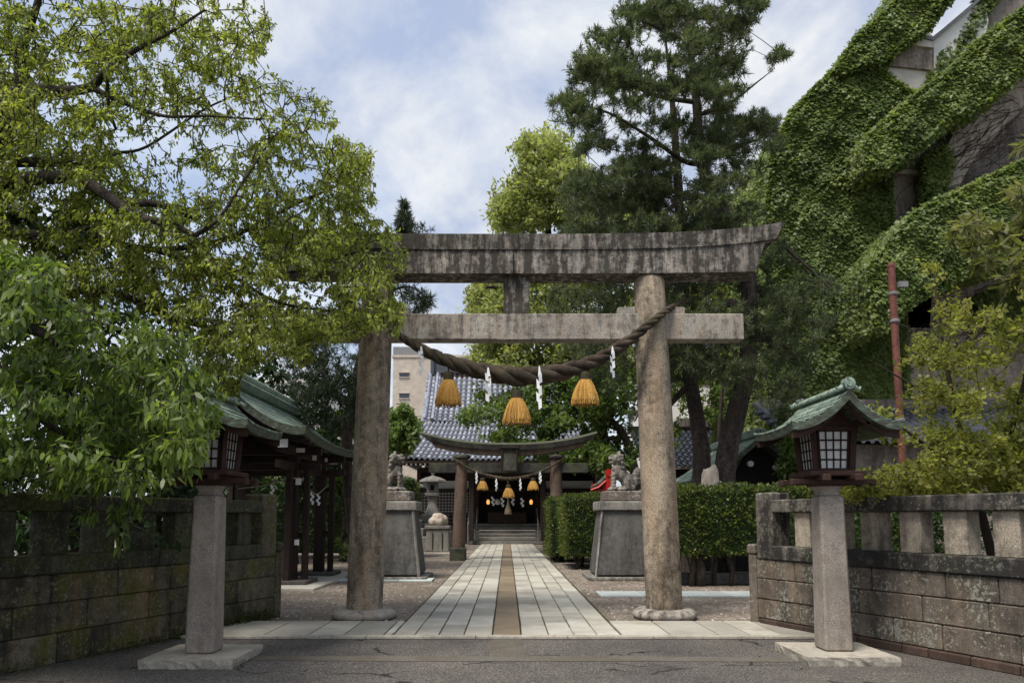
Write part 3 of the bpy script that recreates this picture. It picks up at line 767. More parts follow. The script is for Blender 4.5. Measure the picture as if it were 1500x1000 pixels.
rp = [(P(566, 484, YT + .2), .03), (P(577, 486, YT - .22), .045), (P(600, 501, YT - .32), .065), (P(640, 522, YR - .26), .095), (P(695, 541, YR - .24), .125), (P(757, 551, YR - .24), .150), (P(815, 546, YR - .24), .135),
      (P(870, 529, YR - .25), .105), (P(915, 503, YT - .36), .085), (P(945, 480, YT - .36), .07), (P(975, 456, YT - .24), .055), (P(992, 446, YT + .05), .04), (P(1012, 437, YT + .16), .025)]
rope, _ = twist('sacred_rope', M['rope'], [p for p, r in rp], [r for p, r in rp], None)
tag(rope, 'thick twisted brown straw rope sagging between the columns of the large torii', 'rope')
ropes_root = rope

def tassel(px, ytop, ybot, wpx, Y, label, grp, big=True):
    a = P(px, ytop, Y); b = P(px, ybot, Y); h = a.z - b.z; w = wpx / F * Y / 2
    t = thing('straw_tassel', label, 'straw tassel', a, grp)
    m = MB(); m.lathe((a.x, a.y, a.z), [(.01, .02), (w * .40, .0), (w * .46, -h * .10), (w * .42, -h * .2), (w * .45, -h * .27), (w * .36, -h * .3)], 18)
    m.tube([a + Vector((0, 0, .12 if big else .05)), a], .012 if big else .006, 6); m.build('binding', M['rope'], t, smooth=60)
    N = 420 if big else 90; m = MB()
    prof = [(w * .38, -h * .26), (w * .60, -h * .45), (w * .80, -h * .68), (w * .93, -h * .88), (w * .9, -h * .97), (w * .45, -h * .96)]
    m.lathe(tuple(a), prof, 26)
    r = random.Random(int(px))
    for i in range(N):
        an = r.uniform(0, 2 * pi); e = r.uniform(.88, 1.07); sp = r.uniform(.93, 1.10)
        pts = [Vector((a.x + R_ * cos(an + j * .01) * sp, a.y + R_ * sin(an + j * .01) * sp, a.z + Z)) for j, (R_, Z) in enumerate([(w * .39, -h * .25), (w * .63, -h * .45), (w * .83, -h * .68), (w * .97, -h * e)])]
        m.tube(pts, (.006 if big else .011) * r.uniform(.6, 1.2), 3, cap=False)
    m.build('straw_skirt', M['straw'], t, smooth=True, fix=False)
    return t
g1 = 'straw tassels on the large rope'
tassel(657, 545, 592, 37, YR - .24, 'left of the three golden straw tassels hanging from the large rope', g1)
tassel(757, 572, 619, 40, YR - .24, 'lowest, middle golden straw tassel hanging from the large rope', g1)
tassel(857, 545, 591, 40, YR - .25, 'right of the three golden straw tassels hanging from the large rope', g1)
def shide(px, y0, y1, w, Y, label, grp, seed, sz=None, flip=1):
    """folded zigzag paper streamer"""
    a = P(px, y0, Y); b = P(px, y1, Y); h = a.z - b.z; W = w / F * Y; r = random.Random(seed)
    n = 5; m = MB(); x = 0; y = 0; z = a.z; ts = .004
    def sheet(p):
        vs = [Vector(q) for q in p] + [Vector(q) + Vector((0, ts, 0)) for q in p]
        m.add(vs, [(0, 1, 2, 3), (7, 6, 5, 4), (0, 4, 5, 1), (1, 5, 6, 2), (2, 6, 7, 3), (3, 7, 4, 0)])
    sw = W * .50; hh = h / (n + 1)
    x0 = a.x; yy = a.y
    sheet([(x0 - sw * .15, yy, z), (x0 + sw * .15, yy, z), (x0 + sw * .5, yy, z - hh * 1.5), (x0 - sw * .3, yy, z - hh * 1.4)]); z -= hh * 1.2
    for i in range(n):
        s = flip * (1 if i % 2 else -1); dx = sw * .24 * s; dy = r.uniform(-.03, .03); yo = yy - .006 * (i + 1)
        sheet([(x0 + dx - sw * .42, yo + dy, z + hh * .15 - s * hh * .22), (x0 + dx + sw * .30, yo - dy, z + hh * .15 + s * hh * .22), (x0 + dx + sw * .42, yo - dy, z - hh * 1.05 + s * hh * .15), (x0 + dx - sw * .30, yo + dy, z - hh * 1.05 - s * hh * .15)]); z -= hh * .86
        x0 += flip * sw * .03
    o = m.build('paper_streamer', M['paper'], None, fix=False); tag(o, label, 'paper streamer', grp)
    return o
g2 = 'paper streamers on the large rope'
shide(617, 507, 553, 12, YR - .38, 'shaded white zigzag paper streamer nearest the left stone column', g2, 1)
shide(715, 538, 591, 14, YR - .42, 'white zigzag paper streamer just left of the middle tassel', g2, 2)
shide(790, 536, 602, 13, YR - .42, 'long white zigzag paper streamer just right of the middle tassel', g2, 3, flip=-1)
shide(897, 507, 556, 12, YR - .40, 'white zigzag paper streamer beside the right stone column', g2, 4, flip=-1)

# ---------------------------------------------------------------- second, older torii
Y2 = 25.3
t2 = thing('small_torii', 'low dark brown old torii gate with a name plaque behind the stone lions', 'torii gate', (P(745, 800, Y2).x, Y2, 0))
for x0, x1 in ((671, 677), (817.5, 813.5)):
    a = P(x0, 815, Y2); b = P(x1, 668, Y2); k = (b.x - a.x) / b.z
    prof = []; off = []
    for z in np.linspace(.42, b.z + .06, 7): prof.append((.235 - .03 * z / b.z, z)); off.append((k * z, 0))
    m = MB(); m.lathe((a.x, Y2, 0), prof, 24, off); m.build('column', M['torii2'], t2, smooth=50)
    m = MB(); m.box((a.x + .0, Y2, .21), (.56, .56, .45), bev=.02); m.build('column_base', M['torii2_dark'], t2)
    m = MB(); m.lathe((b.x, Y2, b.z), [(.26, -.09), (.29, -.06), (.29, .0), (.25, .03)], 24); m.build('collar', M['torii2_dark'], t2, smooth=40)
c2 = P(745, 660, Y2).x; zb = P(745, 666, Y2 - .25).z; zm = P(745, 659, Y2 - .25).z; ztp = P(745, 651, Y2 - .3).z
Xe2 = P(875, 634, Y2 - .3).x - c2; lf2 = P(875, 634, Y2 - .3).z - ztp
rows = []; rows2 = []
for i in range(33):
    t = -1 + 2 * i / 32; l = lf2 * abs(t) ** 2.3; l0 = lf2 * abs(t) ** 2.3 * .95
    xb = c2 + t * Xe2 * .93; xt = c2 + t * Xe2
    rows.append([(xb, Y2 - .3, zm + l0), (xt, Y2 - .34, ztp + l), (xt, Y2, ztp + l + .10), (xt, Y2 + .34, ztp + l), (xb, Y2 + .3, zm + l0), (xb, Y2 - .3, zm + l0)])
    xb = c2 + t * Xe2 * .84; xt = c2 + t * Xe2 * .90
    rows2.append([(xb, Y2 - .22, zb + l0 * .8 - .0), (xt, Y2 - .24, zm + l0 - .003), (xt, Y2 + .24, zm + l0 - .003), (xb, Y2 + .22, zb + l0 * .8), (xb, Y2 - .22, zb + l0 * .8)])
m = MB(); m.grid(rows); m.add(rows[0][:5], [(0, 1, 2, 3, 4)]); m.add(rows[-1][:5], [(0, 1, 2, 3, 4)]); m.build('upper_lintel', M['torii2_dark'], t2)
m = MB(); m.grid(rows2); m.add(rows2[0][:4], [(0, 1, 2, 3)]); m.add(rows2[-1][:4], [(0, 1, 2, 3)]); m.build('lower_lintel', M['torii2'], t2)
a = P(628, 692, Y2 - .12); b = P(862, 678, Y2 - .12); m = MB(); m.box(((a.x + b.x) / 2, Y2, (a.z + b.z) / 2), (b.x - a.x, .24, b.z - a.z), bev=.015); m.build('tie_beam', M['torii2_dark'], t2)
a = P(735, 689, Y2 - .45); b = P(757, 655, Y2 - .45); m = MB(); cx = (a.x + b.x) / 2
m.box((cx, Y2 - .34, (a.z + b.z) / 2), (b.x - a.x, .08, b.z - a.z), bev=.01, rx=-.10); fr = m.build('plaque', M['torii2_dark'], t2)
m = MB(); h = b.z - a.z; wd = b.x - a.x
m.box((cx, Y2 - .37, b.z), (wd + .16, .16, .06), bev=.01); m.box((cx - wd / 2, Y2 - .38, (a.z + b.z) / 2), (.06, .1, h), bev=.01); m.box((cx + wd / 2, Y2 - .38, (a.z + b.z) / 2), (.06, .1, h), bev=.01); m.box((cx, Y2 - .38, a.z), (wd + .08, .1, .06), bev=.01)
m.build('plaque_frame', M['dark_wood'], t2)
rp2 = [(P(663, 670, Y2 - .1), .02), (P(672, 676, Y2 - .28), .04), (P(685, 685, Y2 - .3), .045), (P(710, 695, Y2 - .32), .06), (P(745, 701, Y2 - .32), .075), (P(782, 695, Y2 - .32), .06), (P(803, 685, Y2 - .3), .045), (P(815, 678, Y2 - .28), .04), (P(828, 669, Y2 - .1), .035)]
rope2, _ = twist('sacred_rope', M['rope'], [p for p, r in rp2], [r for p, r in rp2], None, pitch=.4, n=8)
tag(rope2, 'thin twisted straw rope tied across the small dark torii', 'rope')
g3 = 'straw tassels on the small rope'
tassel(707, 700, 717, 16, Y2 - .32, 'small golden tassel left on the rope of the dark torii', g3, False)
tassel(745, 710, 728, 17, Y2 - .32, 'small golden tassel in the middle of the rope of the dark torii', g3, False)
tassel(781, 700, 717, 16, Y2 - .32, 'small golden tassel right on the rope of the dark torii', g3, False)
g4 = 'paper streamers on the small rope'
shide(698, 690, 709, 5.5, Y2 - .45, 'small white paper streamer beside the left post of the dark torii', g4, 11)
shide(727, 700, 720, 5.5, Y2 - .48, 'small white paper streamer left of the middle small tassel', g4, 12)
shide(762, 700, 719, 5.5, Y2 - .48, 'small white paper streamer right of the middle small tassel', g4, 13)
shide(791, 690, 709, 6.5, Y2 - .45, 'small white paper streamer beside the right post of the dark torii', g4, 14)
# ---------------------------------------------------------------- curved copper gable roof
def gable_roof(cx, y0, y1, hw, zr, ze, parent, rows=7, th=.04, power=1.7, lift=.04, seam=.3, course_drop=.012, mat=None, edge=None, edge_h=.07, ridge_r=.05, cheek=0.0, rake=0.0, name='roof'):
    """gable facing the viewer, ridge along Y. hw half width; rake: the gable verges swing outward at the eave"""
    mat = mat or M['copper']; edge = edge or M['copper_edge']
    def pt(side, s, t, dz=0):
        x = cx + side * hw * s; s = min(s, 1.0); z = zr - (zr - ze) * (1 - (1 - s) ** power) ; z += lift * (abs(2 * t - 1) ** 3) * s ** 2
        e = rake * (1 - s)      # verge curve: ridge ends overhang
        y = y0 - e + (y1 - y0 + 2 * e) * t
        return Vector((x, y, z + dz))
    m = MB(); L = y1 - y0; nc = max(2, int(L / seam)); r = random.Random(int(abs(cx) * 100))
    for side in (-1, 1):
        for i in range(rows):
            s0, s1 = i / rows, (i + 1) / rows; off = (i % 2) * .5
            cuts = [0.0] + [min(1, (k + off) / nc) for k in range(nc + 1) if 0 < (k + off) / nc < 1] + [1.0]
            for a, b in zip(cuts[:-1], cuts[1:]):
                if b - a < .02: continue
                g = .0025 / L * 1; n = 4; rowsP = []
                for j in range(n + 1):
                    s = s0 + (s1 + .012 - s0) * j / n; s = min(s, 1.0 + .01); d = course_drop * (1 - j / n) - course_drop * .0
                    up = course_drop * (j / n)
                    ta, tb = a + g, b - g
                    nn = 3; row = []
                    for q in range(nn + 1): row.append(pt(side, s, ta + (tb - ta) * q / nn, up + r.uniform(-.0008, .0008)))
                    rowsP.append(row)
                m.grid(rowsP)
                # lower lip
                row = rowsP[-1]; m.grid([row, [p - Vector((0, 0, course_drop + .004)) for p in row]])
                for q in (0, -1):
                    colp = [rw[q] for rw in rowsP]; m.grid([colp, [p - Vector((0, 0, .006)) for p in colp]])
    o = m.build(name, mat, parent, fix=False)
    # thick rim: eaves and verges, underside
    m = MB(); N = 14
    for side in (-1, 1):
        top = [[pt(side, i / N, t, -.004) for t in np.linspace(0, 1, 9)] for i in range(N + 1)]
        bot = [[p - Vector((side * .02, 0, edge_h)) for p in rw] for rw in top]
        m.grid(top); m.grid(bot); m.grid([top[-1], bot[-1]]); m.grid([[r_[0] for r_ in top], [r_[0] for r_ in bot]]); m.grid([[r_[-1] for r_ in top], [r_[-1] for r_ in bot]])
    e = m.build('roof_edge', edge, o, fix=False)
    return o, pt

def make_lantern(loc, label, sx=1):
    x0, y0 = loc[0], loc[1]
    t = thing('shrine_lantern', label, 'lantern', (x0, y0, 0), 'tall lanterns on granite posts either side of the gate')
    # rough base slab
    m = MB(); n = 14; hw, hd = .47, .45; ring = []
    r = random.Random(5)
    cor = [(-hw, -hd), (hw, -hd), (hw, hd), (-hw, hd)]
    for k in range(4):
        ax, ay = cor[k]; bx, by = cor[(k + 1) % 4]
        for i in range(n): f = i / n; ring.append((ax + (bx - ax) * f, ay + (by - ay) * f))
    top = [Vector((x0 + x * (1 - r.uniform(0, .012)), y0 + y * (1 - r.uniform(0, .012)), .092 + r.uniform(-.002, .002))) for x, y in ring]
    mid = [Vector((x0 + x * (1 - r.uniform(-.02, .03)), y0 + y * (1 - r.uniform(-.02, .03)), .055 + r.uniform(-.012, .012))) for x, y in ring]
    bot = [Vector((x0 + x * (1 - r.uniform(.0, .05)), y0 + y * (1 - r.uniform(.0, .05)), -.01)) for x, y in ring]
    K = len(ring); m.add(top + mid + bot, [tuple(range(K))] + [(a * K + i, a * K + (i + 1) % K, a * K + K + (i + 1) % K, a * K + K + i) for a in (0, 1) for i in range(K)])
    m.build('base_slab', M['slab'], t)
    m = MB(); m.box((x0, y0, .092 + .82), (.300, .300, 1.64), bev=.022, top=.86); m.build('post', M['granite'], t)
    m = MB(); z = 1.735; prof = []
    for (w_, zz) in ((.235, 0), (.20, .025), (.215, .06), (.27, .10), (.30, .115)): prof.append((w_, z + zz))
    rows = []
    for w_, zz in prof: h = w_ / 2; rows.append([Vector((x0 + a * h, y0 + b * h, zz)) for a, b in ((-1, -.75), (-.75, -1), (.75, -1), (1, -.75), (1, .75), (.75, 1), (-.75, 1), (-1, .75), (-1, -.75))])
    m.grid(rows); m.build('neck', M['granite'], t)
    # bracket boards
    m = MB(); zb = 1.862
    for s in (-1, 1):
        m.box((x0, y0 + s * .15, zb + .018), (.88, .075, .055), bev=.008); m.box((x0 + s * .16, y0, zb + .062), (.075, .80, .055), bev=.008)
    m.box((x0, y0, zb + .10), (.60, .60, .05), bev=.008); m.box((x0, y0, zb - .0), (.32, .32, .06), bev=.008)
    for s in (-1, 1):
        for q in (-1, 1): m.box((x0 + s * .17, y0 + q * .39, zb + .05), (.085, .05, .075), bev=.012); m.box((x0 + s * .43, y0 + q * .15, zb + .01), (.05, .085, .075), bev=.012)
    m.build('platform', M['lantern_wood'], t)
    # light box, wider at the top
    zb0, zb1 = 1.99, 2.43; h0, h1 = .195, .225
    m = MB()
    for a, b in ((-1, -1), (1, -1), (1, 1), (-1, 1)):
        m.tube([(x0 + a * (h0 - .0), y0 + b * (h0 - .0), zb0 - .02), (x0 + a * h1, y0 + b * h1, zb1 + .07)], .034, 4)
    m.box((x0, y0, zb0 - .005), (.44, .44, .05), bev=.006); m.box((x0, y0, zb1 + .02), (.50, .50, .05), bev=.006)
    m.build('box_frame', M['lantern_wood'], t)
    for k in range(4):
        Rm = Matrix.Rotation(k * pi / 2, 3, 'Z'); m = MB(); w0, w1 = .145, .165; za, zc = zb0 + .02, zb1 - .005
        tilt = (h1 - h0) / (zb1 - zb0)
        def q(x, z, o=0.0): return Rm @ Vector((x, -(h0 + (z - zb0) * tilt) + .012 - o, 0)) + Vector((x0, y0, z))
        m.add([q(-w0, za), q(w0, za), q(w1, zc), q(-w1, zc), q(-w0, za, -.01), q(w0, za, -.01), q(w1, zc, -.01), q(-w1, zc, -.01)], [(0, 1, 2, 3), (7, 6, 5, 4), (0, 1, 5, 4), (2, 3, 7, 6), (1, 2, 6, 5), (3, 0, 4, 7)])
        p = m.build('paper_pane', M['shoji'], t)
        m = MB(); nv, nh = 3, 3
        for i in range(nv + 2):
            f = -1 + 2 * i / (nv + 1); m.tube([q(f * w0, za, .008), q(f * w1, zc, .008)], .0085 if 0 < i < nv + 1 else .013, 4)
        for i in range(nh + 2):
            f = i / (nh + 1); z = za + (zc - za) * f; wv = w0 + (w1 - w0) * f; m.tube([q(-wv, z, .009), q(wv, z, .009)], .0085 if 0 < i < nh + 1 else .013, 4)
        m.build('lattice', M['dark_wood'], p)
    # roof
    ro, pt = gable_roof(x0, y0 - .56, y0 + .56, .58, 2.80, 2.44, t, rows=8, power=1.85, lift=.035, seam=.37, course_drop=.015, edge_h=.075, rake=.05)
    m = MB(); yA, yB = y0 - .60, y0 + .60
    m.box((x0, y0, 2.815), (.13, 1.16, .03), bev=.008); m.tube([(x0, yA + .03, 2.842), (x0, yB - .03, 2.842)], .03, 10); m.box((x0, y0, 2.832), (.09, 1.17, .03), bev=.006); 
    m.build('ridge', M['copper'], ro, smooth=40)
    for yy in (yA, yB):
        m = MB()
        kk = 1 if yy < y0 else .6
        m.tube([(x0, yy - .035, 2.865), (x0, yy + .035, 2.865)], .062 * kk, 14); m.tube([(x0, yy - .045, 2.865), (x0, yy + .02, 2.865)], .035 * kk, 12)
        for s in (-1, 1):
            m.tube([(x0 + s * .06, yy, 2.83), (x0 + s * .11, yy, 2.80), (x0 + s * .125, yy, 2.83)], [.03, .024, .015], 8)
        m.build('ridge_ornament', M['copper'], ro, smooth=40)
    # bargeboards and gable filling
    for yy in (y0 - .50, y0 + .50):
        m = MB()
        for s in (-1, 1):
            up = [pt(s, q_, .0) for q_ in np.linspace(0, .96, 9)]
            pts = [Vector((p.x, yy, p.z - .075)) for p in up]; lo = [p - Vector((0, 0, .065 + .02 * i / 8)) for i, p in enumerate(pts)]
            m.grid([pts, lo]); m.grid([[p + Vector((0, .035, 0)) for p in pts], [p + Vector((0, .035, 0)) for p in lo]]); m.grid([lo, [p + Vector((0, .035, 0)) for p in lo]])
        m.box((x0, yy, 2.66), (.10, .05, .085), bev=.015)
        m.build('bargeboard', M['lantern_wood'], ro, fix=False)
    m = MB(); gz = [(-.23, 2.46), (.23, 2.46), (.16, 2.56), (.0, 2.70), (-.16, 2.56)]
    m.prism([(x0 + a, b) for a, b in gz], y0 - .24, y0 + .24); m.build('gable_panel', M['lantern_wood'], ro)
    m = MB()
    for yy in np.linspace(y0 - .44, y0 + .44, 9):
        for s in (-1, 1): m.tube([(x0 + s * .16, yy, 2.50), (x0 + s * .50, yy, 2.415)], .014, 4)
    m.tube([(x0, y0 - .52, 2.66), (x0, y0 + .52, 2.66)], .022, 4)
    for s in (-1, 1): m.tube([(x0 + s * .24, y0 - .50, 2.475), (x0 + s * .24, y0 + .50, 2.475)], .022, 4)
    m.build('rafter', M['lantern_wood'], ro)
    return t
LR = make_lantern((3.50, 7.86), 'tall lantern with green copper roof on granite post, right of the gate, fully in view')
LL = copy_tree(LR); LL.location = (-3.19, 7.72, 0); LL['label'] = 'tall lantern on granite post left of the gate, its roof half hidden by green leaves'
# ---------------------------------------------------------------- purification pavilion (left)
pv = thing('wash_pavilion', 'open dark timber pavilion with curved green copper roof, left of the path', 'pavilion', (-5.75, 17.3, 0))
pr, ppt = gable_roof(-5.75, 14.6, 20.0, 1.62, 4.25, 3.20, pv, rows=10, power=1.7, lift=.16, seam=.62, course_drop=.012, edge_h=.16, rake=.25)
m = MB(); m.box((-5.75, 17.3, 4.31), (.34, 5.9, .18), bev=.02); m.box((-5.75, 17.3, 4.45), (.20, 6.0, .12), bev=.03); m.tube([(-5.75, 14.2, 4.53), (-5.75, 20.4, 4.53)], .09, 12); m.build('ridge', M['copper'], pr, smooth=40)
for yy in (14.25, 20.35):
    m = MB(); m.box((-5.75, yy, 4.40), (.40, .12, .32), bev=.04); m.tube([(-5.75, yy - .12, 4.57), (-5.75, yy + .12, 4.57)], .13, 14)
    for s in (-1, 1): m.tube([(-5.75 + s * .1, yy, 4.3), (-5.75 + s * .32, yy, 4.22), (-5.75 + s * .38, yy, 4.34)], [.09, .07, .04], 8)
    m.build('ridge_ornament', M['copper'], pr, smooth=40)
for yy in (14.75, 19.85):
    for s in (-1, 1):
        m = MB()
        up = [ppt(s, q_, .0) for q_ in np.linspace(0, .96, 9)]; pts = [Vector((p.x, yy, p.z - .16)) for p in up]; lo = [p - Vector((0, 0, .16)) for p in pts]
        m.grid([pts, lo]); m.grid([[p + Vector((0, .07, 0)) for p in pts], [p + Vector((0, .07, 0)) for p in lo]]); m.grid([lo, [p + Vector((0, .07, 0)) for p in lo]])
        m.build('bargeboard', M['dark_wood'], pr, fix=False)
for s in (-1, 1):
    for yy in np.arange(14.75, 19.9, .40): m = MB(); m.tube([(-5.75 + s * .9, yy, 3.33), (-5.75 + s * 1.55, yy, 3.08)], .035, 4); m.build('rafter', M['dark_wood'], pr)
for px_ in (-6.75, -4.78):
    for yy in (16.05, 18.35):
        m = MB(); m.box((px_, yy, 1.6), (.23, .23, 3.1), bev=.015); p = m.build('post', M['dark_wood'], pv)
        m = MB(); m.box((px_ + (.30 if px_ > -6 else -.30), yy, 1.42), (.13, .13, 2.6), bev=.01); m.box((px_, yy + (.32 if yy > 17 else -.32), 1.42), (.13, .13, 2.6), bev=.01)
        m.box((px_ + (.15 if px_ > -6 else -.15), yy, 1.1), (.4, .05, .12)); m.box((px_ + (.15 if px_ > -6 else -.15), yy, 2.2), (.4, .05, .12)); m.build('side_post', M['dark_wood'], p)
        m = MB(); m.box((px_, yy, .09), (.95, .95, .10), bev=.02); m.build('post_foot', M['grey_wood'], p)
m = MB()
for z, w_ in ((2.98, .20), (2.62, .16)):
    for x_ in (-6.75, -4.78): m.box((x_, 17.2, z), (w_ * .8, 4.6, w_))
    for yy in (16.05, 18.35): m.box((-5.765, yy, z + .004), (3.2, w_ * .76, w_ * .98))
m.box((-5.75, 17.2, 3.25), (1.9, .16, .4)); m.box((-5.75, 17.2, 3.75), (.2, 4.6, .2)); m.box((-5.75, 16.05, 3.45), (.24, .2, .8)); m.box((-5.75, 18.35, 3.45), (.24, .2, .8))
m.build('beam', M['dark_wood'], pv)
m = MB(); m.box((-5.75, 15.98, 3.5), (1.8, .06, .6), top=.25, topy=1); m.build('gable_panel', M['dark_wood'], pv); m = MB(); m.box((-5.75, 18.42, 3.5), (1.8, .06, .6), top=.25, topy=1); m.build('gable_panel', M['dark_wood'], pv)
for (x_, y_, z_, w_, h_) in ((-4.63, 14.72, 3.02, .2, .17), (-4.61, 15.9, 2.98, .2, .1), (-4.60, 17.05, 2.93, .1, .16), (-4.60, 18.9, 2.93, .22, .09), (-4.62, 15.86, 2.28, .12, .14), (-4.62, 15.86, .95, .1, .12), (-4.62, 18.24, 2.95, .07, .1)):
    m = MB(); m.box((x_, y_, z_), (w_, .012, h_)); m.build('white_notice', M['paper'], pv)
m = MB(); m.box((-5.75, 17.2, .02), (3.6, 4.6, .07), bev=.02); struct(m.build('pavilion_floor', M['paving']))
m = MB(); m.box((-5.75, 17.2, .42), (.95, 1.9, .70), bev=.05); o = m.build('stone_basin', M['lantern_stone']); tag(o, 'long stone water basin under the green roofed pavilion', 'basin')
# straw cord with streamers under the pavilion eave
def cord(pts, r, name, label, cat, mat=None):
    s = smooth_line([(p[0], p[1], p[2], r) for p in pts], 6); m = MB(); m.tube([Vector(q[:3]) for q in s], r, 6); o = m.build(name, mat or M['twine'], None, smooth=True); tag(o, label, cat); return o
cord([(-5.9, 15.75, 2.12), (-5.3, 15.75, 2.20), (-4.62, 15.85, 2.36), (-4.55, 16.6, 2.12), (-4.55, 17.2, 2.05), (-4.58, 18.3, 2.30)], .013, 'thin_rope', 'thin straw cord tied round the posts of the pavilion', 'cord')
for i, (x_, y_, z_) in enumerate([(-5.15, 15.75, 2.2), (-4.55, 16.75, 2.08), (-4.55, 17.3, 2.07)]):
    px = 743 + x_ / y_ * F; m = MB(); z = z_
    for k in range(4): m.box((x_ + (.02 if k % 2 else -.02), y_, z - .04), (.05, .01, .08), ry=.4 * (1 if k % 2 else -1)); z -= .07
    o = m.build('paper_streamer', M['paper']); tag(o, ['small white paper streamer on the pavilion cord nearest the road', 'small white paper streamer in the middle of the pavilion side cord', 'small white paper streamer at the far end of the pavilion cord'][i], 'paper streamer', 'paper streamers on the pavilion cord')

# ---------------------------------------------------------------- main hall
hall = thing('shrine_hall', 'main shrine hall with grey tiled roof and lattice front at the end of the path', 'shrine hall', (0, 43, 0))
HY = 38.4      # front eave
ez = P(600, 676, HY).z; exl = P(583, 660, HY + .6).x; hx = -exl
gz = 6.9; gy = 41.0; rz_ = 10.4; ry = 44.2; gx = 4.75
def tile_patch(name, p_fun, nu, nv, mat, parent, amp=.085, rows_step=.05):
    """p_fun(u in 0..1, v in 0..1) -> point; u across, v up the slope; nu rounded tile columns, nv courses"""
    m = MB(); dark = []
    for j in range(nv):
        for i in range(nu):
            v0, v1 = j / nv, (j + 1) / nv
            row0 = []; row1 = []
            for q, (f, w_) in enumerate(((0, -.02), (.30, -.02), (.38, .45), (.52, .92), (.66, 1), (.80, .92), (.93, .45), (1.0, -.02))):
                w_ = amp * w_ if w_ > 0 else w_; u = (i + f) / nu
                a, b = p_fun(u, v0), p_fun(u, v1)
                row0.append(a + Vector((0, 0, w_ + rows_step))); row1.append(b + Vector((0, 0, w_)))
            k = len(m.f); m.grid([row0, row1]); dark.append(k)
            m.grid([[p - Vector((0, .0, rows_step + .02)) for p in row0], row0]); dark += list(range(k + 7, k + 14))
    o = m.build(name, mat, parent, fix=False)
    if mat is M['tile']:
        o.data.materials.append(M['tile_dark'])  # shade of flat valleys and course lips painted in with the dark tile
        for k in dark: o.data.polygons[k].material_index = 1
    return o
def sweep(z0, z1, y0, y1, v, c=.22):
    return y0 + (y1 - y0) * v, z0 + (z1 - z0) * (v - c * sin(pi * v))
def lowslope(u, v):
    y, z = sweep(ez + .08, gz, HY, gy, v, .06); xw = hx + (gx + .1 - hx) * v; x = -xw + 2 * xw * u; e = abs(2 * u - 1) ** 6 * (1 - v) * .22
    return Vector((x, y, z + e))
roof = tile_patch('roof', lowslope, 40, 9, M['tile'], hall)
def upslope(u, v):
    y, z = sweep(gz, rz_, gy, ry, v, .05); x = -gx + 2 * gx * u; return Vector((x, y, z + .12 * abs(2 * u - 1) ** 4))
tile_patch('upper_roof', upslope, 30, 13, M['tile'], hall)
def leftslope(u, v):
    x, z = sweep(ez + .08, gz, exl, -gx, v, .06); y0_ = HY + (gy - HY) * v; y = y0_ + (49 - y0_) * (1 - u)
    return Vector((x, y, z + (abs(2 * u - 1) ** 6) * (1 - v) * .22))
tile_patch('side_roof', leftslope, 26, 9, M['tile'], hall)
def rightslope(u, v):
    p = leftslope(1 - u, v); return Vector((-p.x, p.y, p.z))
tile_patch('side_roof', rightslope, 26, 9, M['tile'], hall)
for s in (-1, 1):
    m = MB()
    # thick verge of the upper gable with stepped tiles
    pts = [upslope(0 if s < 0 else 1, v) for v in np.linspace(0, 1, 15)]
    for i in range(14):
        a, b = pts[i], pts[i + 1]; mid = (a + b) / 2
        for k in range(3): m.box((mid.x + s * .02, mid.y + (k - 1) * .07, mid.z - .02 + (k - 1) * .08), (.42, .10, .10), rx=.75)
    m.tube([p + Vector((0, 0, .14)) for p in pts], .10, 8)
    m.tube([p + Vector((-s * .42, 0, .10)) for p in pts], .09, 8)
    c = [lowslope(0 if s < 0 else 1, v) for v in np.linspace(0, 1, 8)]; m.tube([p + Vector((0, 0, .14)) for p in c], .13, 8); m.tube([p + Vector((0, 0, .30)) for p in c[:6]], .08, 8)
    m.build('roof_verge', M['tile'], hall, smooth=40)
m = MB(); m.box((0, ry, rz_ + .35), (2 * gx - .2, .42, .7), bev=.03); m.tube([(-gx, ry, rz_ + .75), (gx, ry, rz_ + .75)], .14, 10)
for s in (-1, 1): m.box((s * (gx - .1), ry, rz_ + .4), (.25, .75, 1.1), bev=.05); m.tube([(s * (gx - .2), ry, rz_ + .9), (s * (gx + .25), ry, rz_ + 1.1)], .10, 8)
m.build('roof_ridge', M['tile_dark'], hall, smooth=40)
m = MB(); m.prism([(-gx + .3, gz), (gx - .3, gz), (gx - .3, rz_ - .1), (-gx + .3, rz_ - .1)], ry - .25, ry + .25)
for s in (-1, 1): m.add([(s * (gx - .35), gy + .3, gz - .1), (s * (gx - .35), 2 * ry - gy, gz - .1), (s * (gx - .35), ry, rz_ - .1)], [(0, 1, 2)])
m.build('gable_wall', M['dark_wood'], hall)
# back slope keeps the roof closed
m = MB(); m.add([(-gx, ry, rz_), (gx, ry, rz_), (gx, 2 * ry - gy, gz), (-gx, 2 * ry - gy, gz), (hx, 50, ez), (-hx, 50, ez)], [(0, 1, 2, 3), (3, 2, 4, 5)]); m.build('back_roof', M['tile_dark'], hall)
m = MB(); m.box((0, HY + .10, ez + .0), (2 * hx - .3, .14, .13)); m.box((0, HY + .22, ez - .13), (2 * hx - .6, .10, .10)); m.add([(-hx + .1, HY + .1, ez + .02), (hx - .1, HY + .1, ez + .02), (hx - .8, 42.2, ez + .6), (-hx + .8, 42.2, ez + .6)], [(0, 1, 2, 3)])
m.build('eave_board', M['dark_wood'], hall)
m = MB()
for x in np.arange(-hx + .3, hx - .2, .25): m.box((x, HY + .32, ez - .12), (.085, .5, .09))
m.build('rafter_end', M['plaster'], hall)
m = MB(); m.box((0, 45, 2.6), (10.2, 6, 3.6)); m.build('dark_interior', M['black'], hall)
for q in ((-4.05, 41.78, 3.35), (4.05, 41.78, 3.35)): m = MB(); m.box(q, (3.6, .12, .5)); m.build('white_band', M['plaster'], hall)
